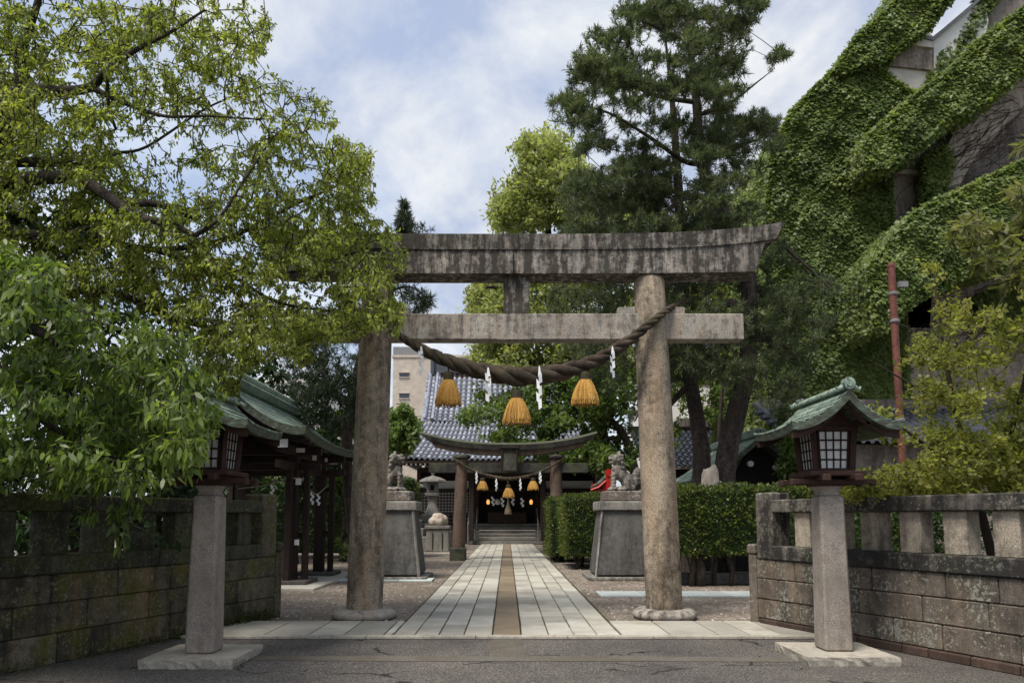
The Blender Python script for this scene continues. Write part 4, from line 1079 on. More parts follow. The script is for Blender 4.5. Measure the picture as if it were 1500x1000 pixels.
for x, y in ((-5.1, 41.6), (-1.75, 41.6), (1.75, 41.6), (5.1, 41.6), (-1.95, 39.3), (1.95, 39.3)):
    m = MB(); m.box((x, y, 2.2), (.26, .26, 4.2 if y > 40 else 4.0), bev=.02); m.build('pillar', M['dark_wood'], hall)
m = MB(); m.box((0, 39.3, 3.75), (4.6, .22, .3)); m.box((0, 41.6, 3.05), (10.4, .2, .2)); m.box((0, 41.6, .95), (10.4, .3, .3)); m.box((0, 41.55, 4.2), (10.4, .2, .25)); m.build('cross_beam', M['dark_wood'], hall)
for s in (-1, 1):
    m = MB(); x0_, x1_ = (1.9, 5.0); z0_, z1_ = 1.75, 2.95
    m.box((s * (x0_ + x1_) / 2, 41.62, (z0_ + z1_) / 2), (x1_ - x0_, .04, z1_ - z0_)); p = m.build('lattice_backing', M['shoji'], hall)
    m = MB()
    for x in np.arange(x0_, x1_ + .01, .175): m.box((s * x, 41.56, (z0_ + z1_) / 2), (.05, .06, z1_ - z0_))
    for z in np.arange(z0_, z1_ + .01, .17): m.box((s * (x0_ + x1_) / 2, 41.565, z), (x1_ - x0_, .05, .05))
    m.build('lattice', M['dark_wood'], p)
    m = MB()
    for x in np.arange(x0_, x1_ + .01, .30): m.box((s * x, 41.56, 1.42), (.13, .06, .6))
    for z in (1.2, 1.42, 1.64): m.box((s * (x0_ + x1_) / 2, 41.565, z), (x1_ - x0_, .05, .09))
    m.build('lower_lattice', M['grey_wood'], p)
m = MB()
for i in range(6): m.box((0, 39.75 + i * .3, .10 + i * .19), (4.3, .36, .17), bev=.015)
m.build('front_steps', M['lantern_stone'], hall)
for q in (-4.3, 4.3):
    m = MB(); m.box((q, 41.3, .5), (4.2, .4, .96)); [m.box((q, 41.09 - .0, z), (4.2, .05, .04)) for z in (.3, .55, .8, .98)]; m.build('base_course', M['grey_wood'], hall)
for q, y in ((-2.15, 39.5), (-1.7, 39.7), (1.7, 39.7), (2.15, 39.5)):
    m = MB(); m.tube([(q, y, 0), (q, y, 1.1), (q, y + 1.5, 2.0)], .035, 6); m.build('handrail', M['metal'], hall)
m = MB(); m.box((0, 41.3, 1.45), (2.2, .7, .62), bev=.03)
for x in np.arange(-1.0, 1.01, .14): m.box((x, 41.27, 1.79), (.07, .7, .05))
o = m.build('offering_box', M['dark_wood']); tag(o, 'dark wooden offering box at the top of the hall steps', 'offering box')
t = thing('bell_rope', 'pale bell rope with a long tassel hanging before the hall', 'bell rope', (.05, 39.9, 3.5))
m = MB(); m.tube([(.05, 39.9, 3.7), (.05, 39.9, 2.3)], .045, 8); m.build('rope', M['twine'], t); m = MB(); m.lathe((.05, 39.9, 1.65), [(.22, 0), (.19, .2), (.10, .5), (.06, .72)], 14); m.build('tassel', M['twine'], t, smooth=True)
for i, (px, s) in enumerate([(715, 'left'), (778, 'right')]):
    a = P(px, 735, 40.6); t = thing('paper_lantern', 'small glowing orange lantern hanging on the %s inside the hall' % s, 'lantern', a, 'glowing lanterns inside the hall')
    gm = NT('lamp_glow'); gm.b.inputs['Emission Color'].default_value = (1, .42, .1, 1); gm.b.inputs['Emission Strength'].default_value = .55; gm.fin((.8, .5, .2), .6)
    m = MB(); m.lathe(tuple(a), [(.04, -.13), (.07, -.11), (.095, 0), (.07, .11), (.04, .14)], 14); m.build('shade', gm.m, t, smooth=True)
    m = MB(); m.lathe(tuple(a), [(.13, .16), (.15, .19), (.02, .27)], 14); m.tube([a + Vector((0, 0, .25)), a + Vector((0, 0, 1.0))], .012, 5); m.build('cap', M['dark_wood'], t)
for i, px in enumerate((722, 736, 751, 765)):
    a = P(px, 727 + (i % 2) * 2, 40.2); m = MB(); z = a.z
    for k in range(4): m.box((a.x + (.04 if k % 2 else -.04), a.y, z - .07), (.10, .01, .15), ry=.4 * (1 if k % 2 else -1)); z -= .12
    o = m.build('paper_streamer', M['paper']); tag(o, 'tiny white paper streamer, %s from the left under the hall eave' % ['first', 'second', 'third', 'fourth'][i], 'paper streamer', 'paper streamers under the hall eave')
a = P(729, 735, 40.5); m = MB(); m.lathe(tuple(a), [(.03, -.16), (.12, -.12), (.15, .02), (.1, .14), (.03, .17)], 14); o = m.build('mirror_ornament', M['plaster'], None, smooth=True); tag(o, 'round pale ornament hanging inside the hall', 'ornament')

# ---------------------------------------------------------------- stone lion pedestals and lions
def blob(name, mat, parts, loc, parent, voxel=.014, rz=0, sc=1.0, disp=.006):
    bm = bmesh.new()
    for c, r, rot in parts:
        mt_ = Matrix.Translation(Vector(c)) @ Matrix.Rotation(rot, 4, 'Y') @ Matrix.Diagonal((r[0], r[1], r[2], 1))
        bmesh.ops.create_icosphere(bm, subdivisions=2, radius=1, matrix=mt_)
    bmesh.ops.scale(bm, vec=(sc, sc, sc), verts=bm.verts); bmesh.ops.rotate(bm, cent=(0, 0, 0), matrix=Matrix.Rotation(rz, 3, 'Z'), verts=bm.verts)
    me = bpy.data.meshes.new(name); bm.to_mesh(me); bm.free()
    o = bpy.data.objects.new(name, me); COL.objects.link(o); md = o.modifiers.new('r', 'REMESH'); md.mode = 'VOXEL'; md.voxel_size = voxel
    dg = bpy.context.evaluated_depsgraph_get(); me2 = bpy.data.meshes.new_from_object(o.evaluated_get(dg)); bpy.data.objects.remove(o)
    me2.name = name
    n = len(me2.vertices); co = np.zeros(n * 3, np.float32); me2.vertices.foreach_get('co', co); co = co.reshape(-1, 3)
    for i, v in enumerate(me2.vertices):
        q = noise.noise(Vector(co[i]) * 22) * disp + noise.noise(Vector(co[i]) * 50) * disp * .5; v.co = v.co + v.normal * q
    o = link(name, me2, mat, parent, smooth=True); o.location = loc if parent is None else Vector(loc) - world_loc(parent); return o
def lion_parts():
    p = []; A = p.append; z = 0.0
    A(((.07, 0, .33), (.21, .15, .15), .75)); A(((-.08, 0, .43), (.13, .13, .19), 0)); A(((.16, 0, .22), (.17, .16, .17), 0))
    A(((-.11, 0, .72), (.125, .125, .11), 0)); A(((-.20, 0, .73), (.075, .095, .05), 0)); A(((-.235, 0, .765), (.03, .04, .025), 0)); A(((-.20, 0, .635), (.065, .08, .028), .15)); A(((-.13, 0, .65), (.08, .09, .06), 0))
    for s in (-1, 1):
        A(((-.19, s * .055, .805), (.04, .035, .03), 0)); A(((-.06, s * .13, .78), (.045, .03, .06), .4))
        for z in (.12, .20, .28, .36): A(((-.16 - .01 * (z < .2), s * .10, z), (.055, .052, .06), 0))
        A(((-.205, s * .10, .045), (.085, .06, .045), 0))
        for k in (-1, 0, 1): A(((-.275, s * .10 + k * .033, .035), (.03, .02, .03), 0))
        A(((.16, s * .13, .18), (.13, .07, .16), -.2)); A(((.03, s * .15, .045), (.11, .055, .045), 0)); A(((-.06, s * .15, .035), (.04, .045, .035), 0))
        A(((.24, s * .13, .08), (.08, .06, .08), 0))
    r = random.Random(3)
    for ring, (x, rr, z0) in enumerate([(-.04, .13, .74), (.02, .14, .70), (.05, .13, .62), (.06, .11, .54)]):
        for k in range(9):
            a = k / 9 * 2 * pi; y = cos(a) * rr; z = z0 + sin(a) * rr * .95
            A(((x + r.uniform(-.01, .02), y, z - .03 * ring), (.040, .040, .045), 0))
    for k in range(5): A(((-.17 + .02 * k, (k - 2) * .045, .53 - .02 * abs(k - 2)), (.035, .035, .05), 0))
    for i, (x, z, rr) in enumerate([(.31, .18, .07), (.35, .27, .075), (.36, .36, .07), (.345, .44, .06), (.40, .42, .05), (.43, .47, .035), (.38, .50, .045), (.30, .36, .06), (.41, .30, .05), (.39, .20, .05)]):
        for s in (-.5, .5): A(((x, s * rr, z), (rr, rr * .8, rr), 0))
    A(((.02, 0, .06), (.34, .19, .05), 0))
    return p
for s, lab in ((1, 'right'), (-1, 'left')):
    cx = 2.86 if s > 0 else -2.84; cy = 17.25 + .72
    t = thing('lion_pedestal', 'tall dark flared stone pedestal of the lion %s of the path' % lab, 'pedestal', (cx, cy, 0), 'pedestals of the stone lions')
    m = MB(); m.box((cx, cy, .86 + .04), (1.50, 1.44, 1.56), top=.745, bev=.02); m.build('flared_body', M['concrete_dark'], t)
    m = MB(); m.box((cx, cy, .045), (1.85, 1.7, .09), bev=.02); m.build('base_slab', M['ped_trim'], t)
    m = MB(); m.box((cx, cy, 1.775), (1.30, 1.24, .22), bev=.02); m.build('top_slab', M['ped_trim'], t)
    m = MB(); m.box((cx, cy, 1.885 + .13), (.96, .86, .255), bev=.03); m.build('plinth', M['concrete_dark2'], t)
    for a, b in ((-1, -1), (1, -1)): m = MB(); m.tube([(cx + a * .745, cy + b * .722, .09), (cx + a * .553, cy + b * .56, 1.66)], .035, 4); m.build('corner_edge', M['ped_trim'], t)
    o = blob('stone_lion', M['statue'], lion_parts(), (cx - .02, cy - .02, 2.14), None, voxel=.017, rz=0 if s > 0 else pi, sc=1.12)
    tag(o, 'seated stone guardian lion with curled mane on the %s pedestal' % lab, 'lion statue', 'pair of stone guardian lions')

# ---------------------------------------------------------------- stone lanterns and stones at the left
def stone_lantern(px, Y, ztop_px, label, sc):
    a = P(px, 760, Y); x = a.x; t = thing('stone_lantern', label, 'stone lantern', (x, Y, 0), 'stone lanterns beside the hall')
    zt = P(px, ztop_px, Y).z; k = sc
    m = MB(); z = zt
    prof = [(.05, 0), (.09, -.03), (.05, -.12), (.12, -.16), (.35, -.22), (.60, -.34), (.64, -.42), (.50, -.46), (.2, -.48)]
    m.lathe((x, Y, z), [(r_ * k, q * k) for r_, q in reversed(prof)], 6, None); m.build('cap', M['lantern_stone'], t, smooth=30)
    m = MB(); m.box((x, Y, z - .70 * k), (.50 * k, .50 * k, .46 * k), bev=.03); m.box((x, Y, z - 1.0 * k), (.62 * k, .62 * k, .14 * k), bev=.02); fb = m.build('fire_box', M['lantern_stone'], t)
    m = MB(); m.box((x + .0, Y - .255 * k, z - .70 * k), (.2 * k, .02, .24 * k)); m.build('opening', M['black'], fb)
    m = MB(); m.lathe((x, Y, z - 1.95 * k), [(.42 * k, -.04), (.34 * k, .1), (.20 * k, .5), (.19 * k, .7), (.26 * k, .9)], 20); m.build('shaft', M['lantern_stone'], t, smooth=40)
    m = MB(); hh = z - 1.95 * k
    m.box((x, Y, hh - .17), (1.05 * k, 1.05 * k, .36), bev=.03); m.box((x, Y, hh - .53), (1.35 * k, 1.35 * k, .36), bev=.03)
    if hh > .9: m.box((x, Y, (hh - .72) / 2), (1.7 * k, 1.7 * k, hh - .70), bev=.03)
    m.build('stepped_base', M['lantern_stone'], t)
stone_lantern(633.5, 33, 692, 'grey stone lantern with wide cap between the lion and the dark torii', 1.0)
stone_lantern(602, 32, 700, 'stone lantern partly hidden just behind the left stone lion', .95)
t = thing('stone_stand', 'grey panelled granite stand carrying a round rock', 'stone stand', (P(642, 770, 30.5).x, 30.5, 0)); x = world_loc(t).x
m = MB(); m.box((x, 30.5, .55), (.98, .7, .95), bev=.02, top=.93); m.build('body', M['lantern_stone'], t); m = MB(); m.box((x, 30.5, 1.08), (1.04, .78, .13), bev=.015); m.build('top_slab', M['ped_trim'], t)
for q in (-.2, .2): m = MB(); m.box((x + q, 30.135, .52), (.03, .03, .7)); m.build('panel_groove', M['black'], t)
def rock(name, label, loc, size, seed, mat):
    r = random.Random(seed); bm = bmesh.new(); bmesh.ops.create_icosphere(bm, subdivisions=4, radius=1)
    for v in bm.verts:
        n_ = noise.noise(v.co * 1.3 + Vector((seed, 0, 0))) * .35 + noise.noise(v.co * 4 + Vector((seed, 9, 0))) * .08; v.co *= 1 + n_
        v.co = Vector((v.co.x * size[0], v.co.y * size[1], max(v.co.z, -.75) * size[2] + size[2] * .75))
    me = bpy.data.meshes.new(name); bm.to_mesh(me); bm.free(); o = link(name, me, mat, None, smooth=True); o.location = loc; tag(o, label, 'rock'); return o
rock('round_rock', 'round brown rock resting on the grey granite stand', (x, 30.5, 1.13), (.36, .3, .33), 2, M['rock'])
a = P(1040, 715, 17.6); rock('upright_stone', 'upright pale natural stone standing behind the long hedge', (a.x, 17.6, 1.3), (.27, .2, .82), 5, M['rock'])

# ---------------------------------------------------------------- red shrine fence seen beside the right lion
a = P(880, 718, 24.8); t = thing('red_railing', 'bright red lacquered curved railing between hedge and right stone lion', 'railing', (a.x, 24.8, 0)); x = a.x
for q in (-.26, -.06, .14, .30): m = MB(); m.box((x + q, 24.8, 1.85), (.09, .08, 1.6)); m.build('upright', M['red'], t)
for z in (2.42, 2.2): m = MB(); m.box((x, 24.79, z), (.66, .06, .07)); m.build('cross_bar', M['red'], t)
m = MB(); m.tube([(x - .36, 24.8, 2.5), (x - .1, 24.8, 2.62), (x + .18, 24.8, 2.86), (x + .27, 24.8, 3.0)], [.06, .07, .09, .1], 8); m.build('curved_roof', M['copper_edge'], t, smooth=True)
m = MB(); m.tube([(x + .27, 24.66, 3.02), (x + .27, 24.74, 3.02)], .13, 16); m.box((x + .27, 24.72, 2.7), (.2, .06, .5), bev=.02); m.tube([(x - .35, 24.72, 2.42), (x - .08, 24.72, 2.52), (x + .18, 24.72, 2.74)], .05, 6); m.build('gable_board', M['red'], t)

# ---------------------------------------------------------------- small auxiliary shrine, right
sh = thing('side_shrine', 'low shrine building with green copper roof behind the long hedge', 'shrine building', (6.6, 22.5, 0))
sr, spt = gable_roof(6.95, 19.6, 23.8, 2.55, 3.75, 2.25, sh, rows=8, power=1.6, lift=.15, seam=.6, edge_h=.14, rake=.15)
m = MB(); m.box((6.95, 21.9, 1.2), (3.3, 3.6, 2.4)); m.box((6.95, 20.0, 2.65), (1.9, .2, 1.1), top=.3, topy=1); m.build('timber_wall', M['black'], sh)
m = MB(); m.box((6.8, 20.05, 1.6), (2.4, .06, 1.0)); m.build('white_panel', M['conc_light'], sh)
m = MB(); m.box((6.95, 21.7, 3.82), (.3, 4.3, .22), bev=.03); m.build('ridge', M['copper'], sr)
for q, z in ((6.65, 2.95), (7.35, 2.85)): m = MB(); m.tube([(q, 19.5, z), (q, 19.62, z)], .08, 12); m.build('round_boss', M['plaster'], sh)
m = MB(); m.tube([(7.35, 19.45, 2.83), (7.8, 19.45, 2.78)], .04, 6); m.build('beam_end', M['plaster'], sh)
# tiled roof of the house behind the right lantern
hs = thing('tiled_house', 'low house with dark tiled roof behind the right lantern', 'house', (13, 24, 0))
def hslope(u, v): return Vector((8.6 + 9 * u, 21 + 3.4 * v, 3.7 + 1.5 * v))
tile_patch('roof', hslope, 34, 8, M['tile_dark'], hs, amp=.06, rows_step=.05)
m = MB(); m.box((13.1, 24.4, 5.3), (9.0, .4, .4), bev=.05); m.box((13.1, 24, 1.85), (8.4, 4.6, 3.7)); m.build('house_wall', M['conc_grey'], hs)
m = MB(); m.tube([(8.55, 21, 3.8), (8.55, 24.4, 5.35)], .12, 8)
for i in range(6): m.tube([(8.5, 21 + .5 * i, 3.85 + i * .22), (8.2, 20.9 + .5 * i, 3.8 + i * .22)], .09, 8)
m.build('ridge_tile', M['tile_dark'], hs, smooth=40)

sw = thing('side_hall', 'long low dark hall with tiled roof to the right of the main hall', 'hall', (11.5, 39, 0))
def wslope(u, v): return Vector((6.6 + 12 * u, 34.5 + 4 * v, 3.9 + 2.2 * v))
tile_patch('roof', wslope, 40, 9, M['tile_dark'], sw)
m = MB(); m.box((12.6, 39, 1.95), (11.4, 6, 3.9)); m.box((12.6, 38.8, 6.2), (12, .5, .4), bev=.05); m.build('timber_wall', M['dark_wood'], sw)
# ---------------------------------------------------------------- far buildings
def box_building(name, label, px0, px1, ytop, Y, depth, mat, wins, cat='building'):
    a = P(px0, ytop, Y); b = P(px1, ytop, Y); t = thing(name, label, cat, ((a.x + b.x) / 2, Y + depth / 2, 0))
    m = MB(); m.box(((a.x + b.x) / 2, Y + depth / 2, a.z / 2), (b.x - a.x, depth, a.z)); m.box(((a.x + b.x) / 2, Y + depth / 2, a.z + .12), (b.x - a.x + .3, depth + .3, .3)); m.build('wall', mat, t)
    for (x0, x1, y0, y1) in wins:
        p = P(x0, y1, Y); q = P(x1, y0, Y); m = MB(); cx_, cz_ = (p.x + q.x) / 2, (p.z + q.z) / 2
        m.box((cx_, Y - .02, cz_), (q.x - p.x, .12, q.z - p.z)); w_ = m.build('window', M['glass'], t)
        m = MB(); m.box((cx_, Y - .06, p.z - .06), (q.x - p.x + .2, .2, .1)); m.build('sill', mat, w_); m = MB(); m.box((cx_, Y - .06, q.z + .05), (q.x - p.x + .2, .2, .1)); m.build('window_hood', mat, w_)
    return t
bt = box_building('beige_tower', 'beige apartment tower with few small windows behind the hall', 576, 700, 523, 95, 22, M['beige_wall'],
    [(585, 599, 546, 552), (585, 599, 576, 583), (590, 599, 607, 613), (646, 652, 546, 552)])
a = P(605, 521, 97); m = MB(); m.box((a.x, 97, a.z + .3), (5, 3, 1.2)); m.box((a.x + 3, 98, a.z + .2), (2, 2, .9)); m.build('roof_unit', M['metal'], bt)
wb = box_building('white_building', 'white building glimpsed between the pine trunks on the right', 985, 1150, 560, 44, 16, M['white_wall'],
    [(1000, 1017, 652, 656), (1000, 1017, 659, 663), (1050, 1058, 585, 600), (1085, 1092, 585, 600)])
a = P(1030, 640, 41); m = MB(); m.box((a.x + 1, 42, a.z / 2 + 1), (5, 3.5, a.z)); m.build('annex', M['conc_grey'], wb)
lb = box_building('grey_building', 'pale grey building glimpsed through the trees on the left', 320, 470, 560, 60, 14, M['white_wall'], [(400, 408, 600, 612), (430, 438, 600, 612)])

# ---------------------------------------------------------------- red pole
a = P(1307, 390, 12.5); t = thing('red_pole', 'rusty red metal pole rising beside the ivy covered building', 'pole', (a.x, 12.5, 0))
m = MB(); m.tube([(a.x, 12.5, 0), (a.x - .02, 12.5, a.z)], .062, 14); m.lathe((a.x - .02, 12.5, a.z), [(.07, -.02), (.07, .03), (.03, .06)], 14); m.build('pipe', M['red_pole'], t, smooth=50)
for z in (P(1307, 470, 12.5).z, P(1307, 430, 12.5).z, 3.2): m = MB(); m.lathe((a.x - .01, 12.5, z), [(.065, -.03), (.078, -.02), (.078, .02), (.065, .03)], 14); m.build('clamp', M['metal'], t)
m = MB(); m.box((a.x + .14, 12.45, P(1307, 418, 12.5).z), (.16, .08, .1)); m.build('bracket', M['metal'], t)
def W(*pts):
    """(px,py,Y,r) measured points or ('w',x,y,z,r) world points -> (x,y,z,r)"""
    o = []
    for p in pts:
        if p[0] == 'w': o.append(p[1:])
        else: q = P(p[0], p[1], p[2]); o.append((q.x, q.y, q.z, p[3]))
    return o
# ---------------------------------------------------------------- big tree, upper left
poly = [(-160, -90), (395, -90), (385, 0), (402, 30), (398, 62), (372, 90), (420, 118), (455, 130), (492, 150), (498, 200), (525, 195), (548, 225), (548, 310), (592, 352), (600, 385), (580, 410), (594, 455),
        (585, 490), (545, 480), (520, 495), (470, 500), (455, 540), (400, 520), (360, 545), (340, 600), (300, 560), (240, 470), (0, 470), (-160, 470)]
def thin1(x, y):
    hole = np.exp(-(((x - 290) / 150) ** 2 + ((y - 190) / 95) ** 2)) * .62 + np.exp(-(((x - 60) / 110) ** 2 + ((y - 25) / 60) ** 2)) * .45 + np.exp(-(((x - 330) / 60) ** 2 + ((y - 25) / 50) ** 2)) * .5
    return np.clip(1 - hole, .05, 1) * np.where(y < 0, .6, 1)
pts = np.vstack([region(poly, 7.7, 10.4, 7600, 760, 16, .28, thin1), region(poly, 7.6, 10.4, 2800, 0, thin=thin1)])
limbs = [W(('w', -6.9, 9.0, 0, .34), ('w', -6.8, 9.0, 2.5, .28), (-55, 420, 8.9, .24), (-15, 230, 8.8, .19), (36, 132, 8.7, .13)),
         W((36, 132, 8.7, .11), (30, 80, 8.6, .07), (42, 45, 8.5, .05), (55, 5, 8.4, .04), (70, -60, 8.3, .03)),
         W((36, 130, 8.7, .10), (80, 134, 8.5, .068), (132, 128, 8.4, .055), (160, 100, 8.3, .04), (205, 70, 8.2, .028), (245, 50, 8.1, .021), (300, 15, 8.0, .013)),
         W((132, 128, 8.4, .04), (180, 150, 8.3, .032), (240, 170, 8.2, .02), (300, 170, 8.1, .014), (380, 175, 8.0, .009)),
         W((-25, 265, 8.8, .15), (40, 262, 8.6, .09), (100, 260, 8.4, .075), (135, 272, 8.2, .068), (175, 300, 8.0, .062), (210, 320, 7.9, .05), (250, 328, 7.9, .04), (285, 345, 7.9, .03)),
         W((180, 300, 8.0, .05), (225, 298, 8.1, .04), (265, 312, 8.2, .032), (292, 322, 8.3, .022)),
         W((0, 235, 8.8, .09), (60, 238, 8.9, .06), (110, 240, 9.0, .045), (150, 241, 9.1, .03)),
         W((150, 241, 9.1, .03), (170, 225, 9.1, .022), (215, 215, 9.2, .018), (300, 160, 9.3, .014), (370, 130, 9.4, .01)),
         W((-30, 390, 8.8, .14), (70, 420, 8.9, .06), (130, 425, 9.0, .05), (180, 432, 9.1, .045), (250, 465, 9.2, .038), (330, 485, 9.3, .03), (400, 505, 9.4, .02), (450, 530, 9.5, .012)),
         W((120, 340, 8.8, .05), (220, 365, 9.0, .04), (330, 350, 9.2, .032), (430, 300, 9.4, .025), (500, 270, 9.6, .016)),
         W((220, 365, 9.0, .035), (330, 395, 9.2, .03), (420, 400, 9.5, .024), (520, 370, 9.7, .016), (570, 380, 9.8, .01)),
         W((330, 395, 9.2, .025), (400, 440, 9.4, .022), (480, 455, 9.6, .016), (560, 460, 9.8, .01)),
         W((-30, 330, 8.8, .1), (60, 345, 8.7, .06), (120, 340, 8.8, .055)),
         W((154, 85, 8.4, .02), (157, 120, 8.5, .022), (160, 160, 8.6, .022), (170, 190, 8.7, .018)),
         W((285, 345, 7.9, .03), (320, 320, 7.9, .02), (360, 260, 8, .015), (400, 200, 8, .01))]
scatter_tree('broadleaf_tree', 'large spreading tree with fresh yellow green leaves over the left wall and torii', 'tree', (-6.9, 9.0, 0), limbs, pts, M['leaf_big'], M['bark'], 13, .068, .20,
             droop=.75, spread=.55, six=False, step=.18, jit=.045, r0=.0045, rmax=.03, back=.10, cj=.025, curl=.15, fold=.25)
# lower near boughs with larger leaves
poly = [(-160, 340), (40, 345), (90, 400), (130, 440), (200, 445), (235, 470), (285, 490), (292, 530), (330, 560), (318, 590), (322, 620), (300, 640), (308, 665), (270, 700), (215, 722), (160, 730), (120, 715), (70, 730), (0, 720), (-160, 730)]
pts = np.vstack([region(poly, 5.6, 7.2, 2100, 200, 19, .22), region([(165, 740), (190, 745), (190, 790), (170, 795)], 6.2, 6.4, 10), region([(115, 745), (140, 750), (135, 765)], 6.2, 6.4, 4), region([(190, 735), (210, 738), (200, 750)], 6.2, 6.4, 3)])
limbs = [W(('w', -6.4, 6.9, 0, .16), ('w', -6.3, 6.9, 2.0, .13), (-160, 520, 6.8, .10), (-60, 470, 6.6, .07), (40, 480, 6.5, .05), (120, 520, 6.4, .03), (220, 560, 6.3, .018)),
         W((-60, 470, 6.6, .05), (20, 580, 6.4, .035), (100, 640, 6.3, .02), (190, 680, 6.3, .012)), W((40, 480, 6.5, .03), (130, 470, 6.5, .02), (230, 500, 6.5, .012))]
scatter_tree('low_tree', 'nearer tree with large bright green drooping leaves hanging over the left wall', 'tree', (-6.4, 6.9, 0), limbs, pts, M['leaf_low'], M['bark'], 9, .100, .18,
             droop=.9, spread=.5, six=True, step=.2, jit=.03, r0=.003, rmax=.02, back=.10, cj=.03, curl=.18, fold=.25)
# dark trees behind the left wall
def dark_tree(name, label, poly, Y0, Y1, n, mat, base, top, L=.14, k=9, w=.25, lump=60, r=.14, sg=24, rmax=.04, group=None, droop=.3, bark='bark', spread=.65):
    pts = region(poly, Y0, Y1, n, lump, sg, (Y1 - Y0) * .12)
    q = P(top[0], top[1], top[2]); b = Vector(base)
    mid = b.lerp(q, .5) + Vector((.15, .1, 0))
    limbs = [[(b.x, b.y, b.z, r), (mid.x, mid.y, mid.z, r * .75), (q.x, q.y, q.z, r * .25)]]
    return scatter_tree(name, label, 'tree', base, limbs, pts, mat, M[bark], k, L, w, droop=droop, spread=spread, step=.5, jit=.08, r0=.008, rmax=rmax, back=.2, cj=.07, group=group, sides=3)
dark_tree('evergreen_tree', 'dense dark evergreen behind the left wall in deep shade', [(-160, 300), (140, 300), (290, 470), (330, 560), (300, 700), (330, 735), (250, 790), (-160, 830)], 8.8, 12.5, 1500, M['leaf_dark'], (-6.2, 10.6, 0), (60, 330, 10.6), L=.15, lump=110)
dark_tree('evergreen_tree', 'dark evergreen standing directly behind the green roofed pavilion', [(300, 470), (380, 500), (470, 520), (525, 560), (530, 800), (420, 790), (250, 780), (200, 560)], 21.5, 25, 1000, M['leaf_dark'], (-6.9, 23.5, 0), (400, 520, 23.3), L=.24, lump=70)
dark_tree('green_tree', 'mid green tree seen between pavilion posts and left stone column', [(462, 600), (528, 600), (530, 810), (488, 815), (470, 700)], 23, 26, 420, M['leaf_mid'], (-5.6, 24.6, 0), (500, 620, 24.5), L=.2, lump=30, sg=14)
dark_tree('green_tree', 'rounded green tree between left stone column and beige tower', [(560, 600), (590, 588), (612, 610), (616, 640), (598, 665), (575, 690), (560, 690)], 33, 36, 520, M['leaf_mid'], (-5.6, 35, 0), (588, 605, 35), L=.26, lump=26, sg=10)
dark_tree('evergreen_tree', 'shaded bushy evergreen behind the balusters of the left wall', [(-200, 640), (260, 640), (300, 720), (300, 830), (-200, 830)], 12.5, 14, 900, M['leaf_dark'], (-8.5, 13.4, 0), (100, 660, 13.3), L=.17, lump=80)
# dark pine rising behind the left column
poly = [(405, 520), (425, 470), (500, 440), (545, 400), (575, 345), (585, 300), (591, 285), (598, 305), (606, 330), (634, 325), (636, 345), (610, 350), (612, 400), (634, 420), (634, 450), (600, 480), (570, 490), (560, 620), (500, 640), (440, 620)]
pts = np.vstack([region(poly, 18.5, 21.5, 1150, 110, 15, .35), region([(578, 345), (586, 300), (591, 284), (597, 300), (606, 345)], 19.8, 20.2, 60)])
limbs = [W(('w', -4.3, 20.6, 0, .17), (508, 640, 20.4, .15), (535, 500, 20.2, .12), (570, 400, 20, .08), (591, 300, 20, .012)), W((535, 500, 20.2, .06), (480, 500, 20, .04), (430, 520, 19.8, .02)), W((560, 430, 20, .05), (600, 420, 19.8, .03), (630, 440, 19.7, .015)), W((520, 560, 20, .05), (460, 580, 19.8, .03), (425, 560, 19.7, .015))]
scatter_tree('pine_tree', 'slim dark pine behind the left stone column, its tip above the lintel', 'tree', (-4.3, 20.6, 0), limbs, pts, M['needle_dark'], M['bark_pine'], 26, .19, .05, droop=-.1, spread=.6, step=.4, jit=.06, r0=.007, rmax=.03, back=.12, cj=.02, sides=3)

# ---------------------------------------------------------------- tall pine, right of the path
poly = [(890, -60), (905, 0), (895, 35), (870, 45), (845, 60), (848, 95), (822, 108), (830, 135), (805, 150), (812, 180), (840, 190), (850, 215), (830, 235), (835, 260), (815, 285), (812, 330), (840, 345), (1080, 345), (1120, 320), (1128, 240), (1150, 215), (1140, 190), (1155, 145), (1105, 155),
        (1110, 120), (1165, 75), (1150, 60), (1115, 85), (1100, 110), (1090, 90), (1118, 60), (1105, 40), (1125, 10), (1100, -60)]
def thinp(x, y):
    h = np.exp(-(((x - 1000) / 22) ** 2 + ((y - 255) / 40) ** 2)) * .8 + np.exp(-(((x - 1110) / 30) ** 2 + ((y - 225) / 14) ** 2)) * .9 + np.exp(-(((x - 900) / 30) ** 2 + ((y - 230) / 14) ** 2)) * .6 + np.exp(-(((x - 960) / 60) ** 2 + ((y - 155) / 10) ** 2)) * .6
    return np.clip(1 - h, .03, 1)
pts = np.vstack([region(poly, 14.8, 20.6, 4700, 230, 16, .33, thinp, .30) + rng.normal(0, .06, (4700, 3)), region([(980, 330), (1130, 320), (1230, 400), (1225, 480), (1180, 560), (1190, 640), (1110, 600), (985, 540)], 15.2, 19.5, 900, 80, 18, .35),
                 region([(800, 410), (925, 405), (920, 450), (880, 470), (930, 520), (930, 640), (850, 560), (800, 500)], 17.5, 21.0, 420, 45, 16, .35)])
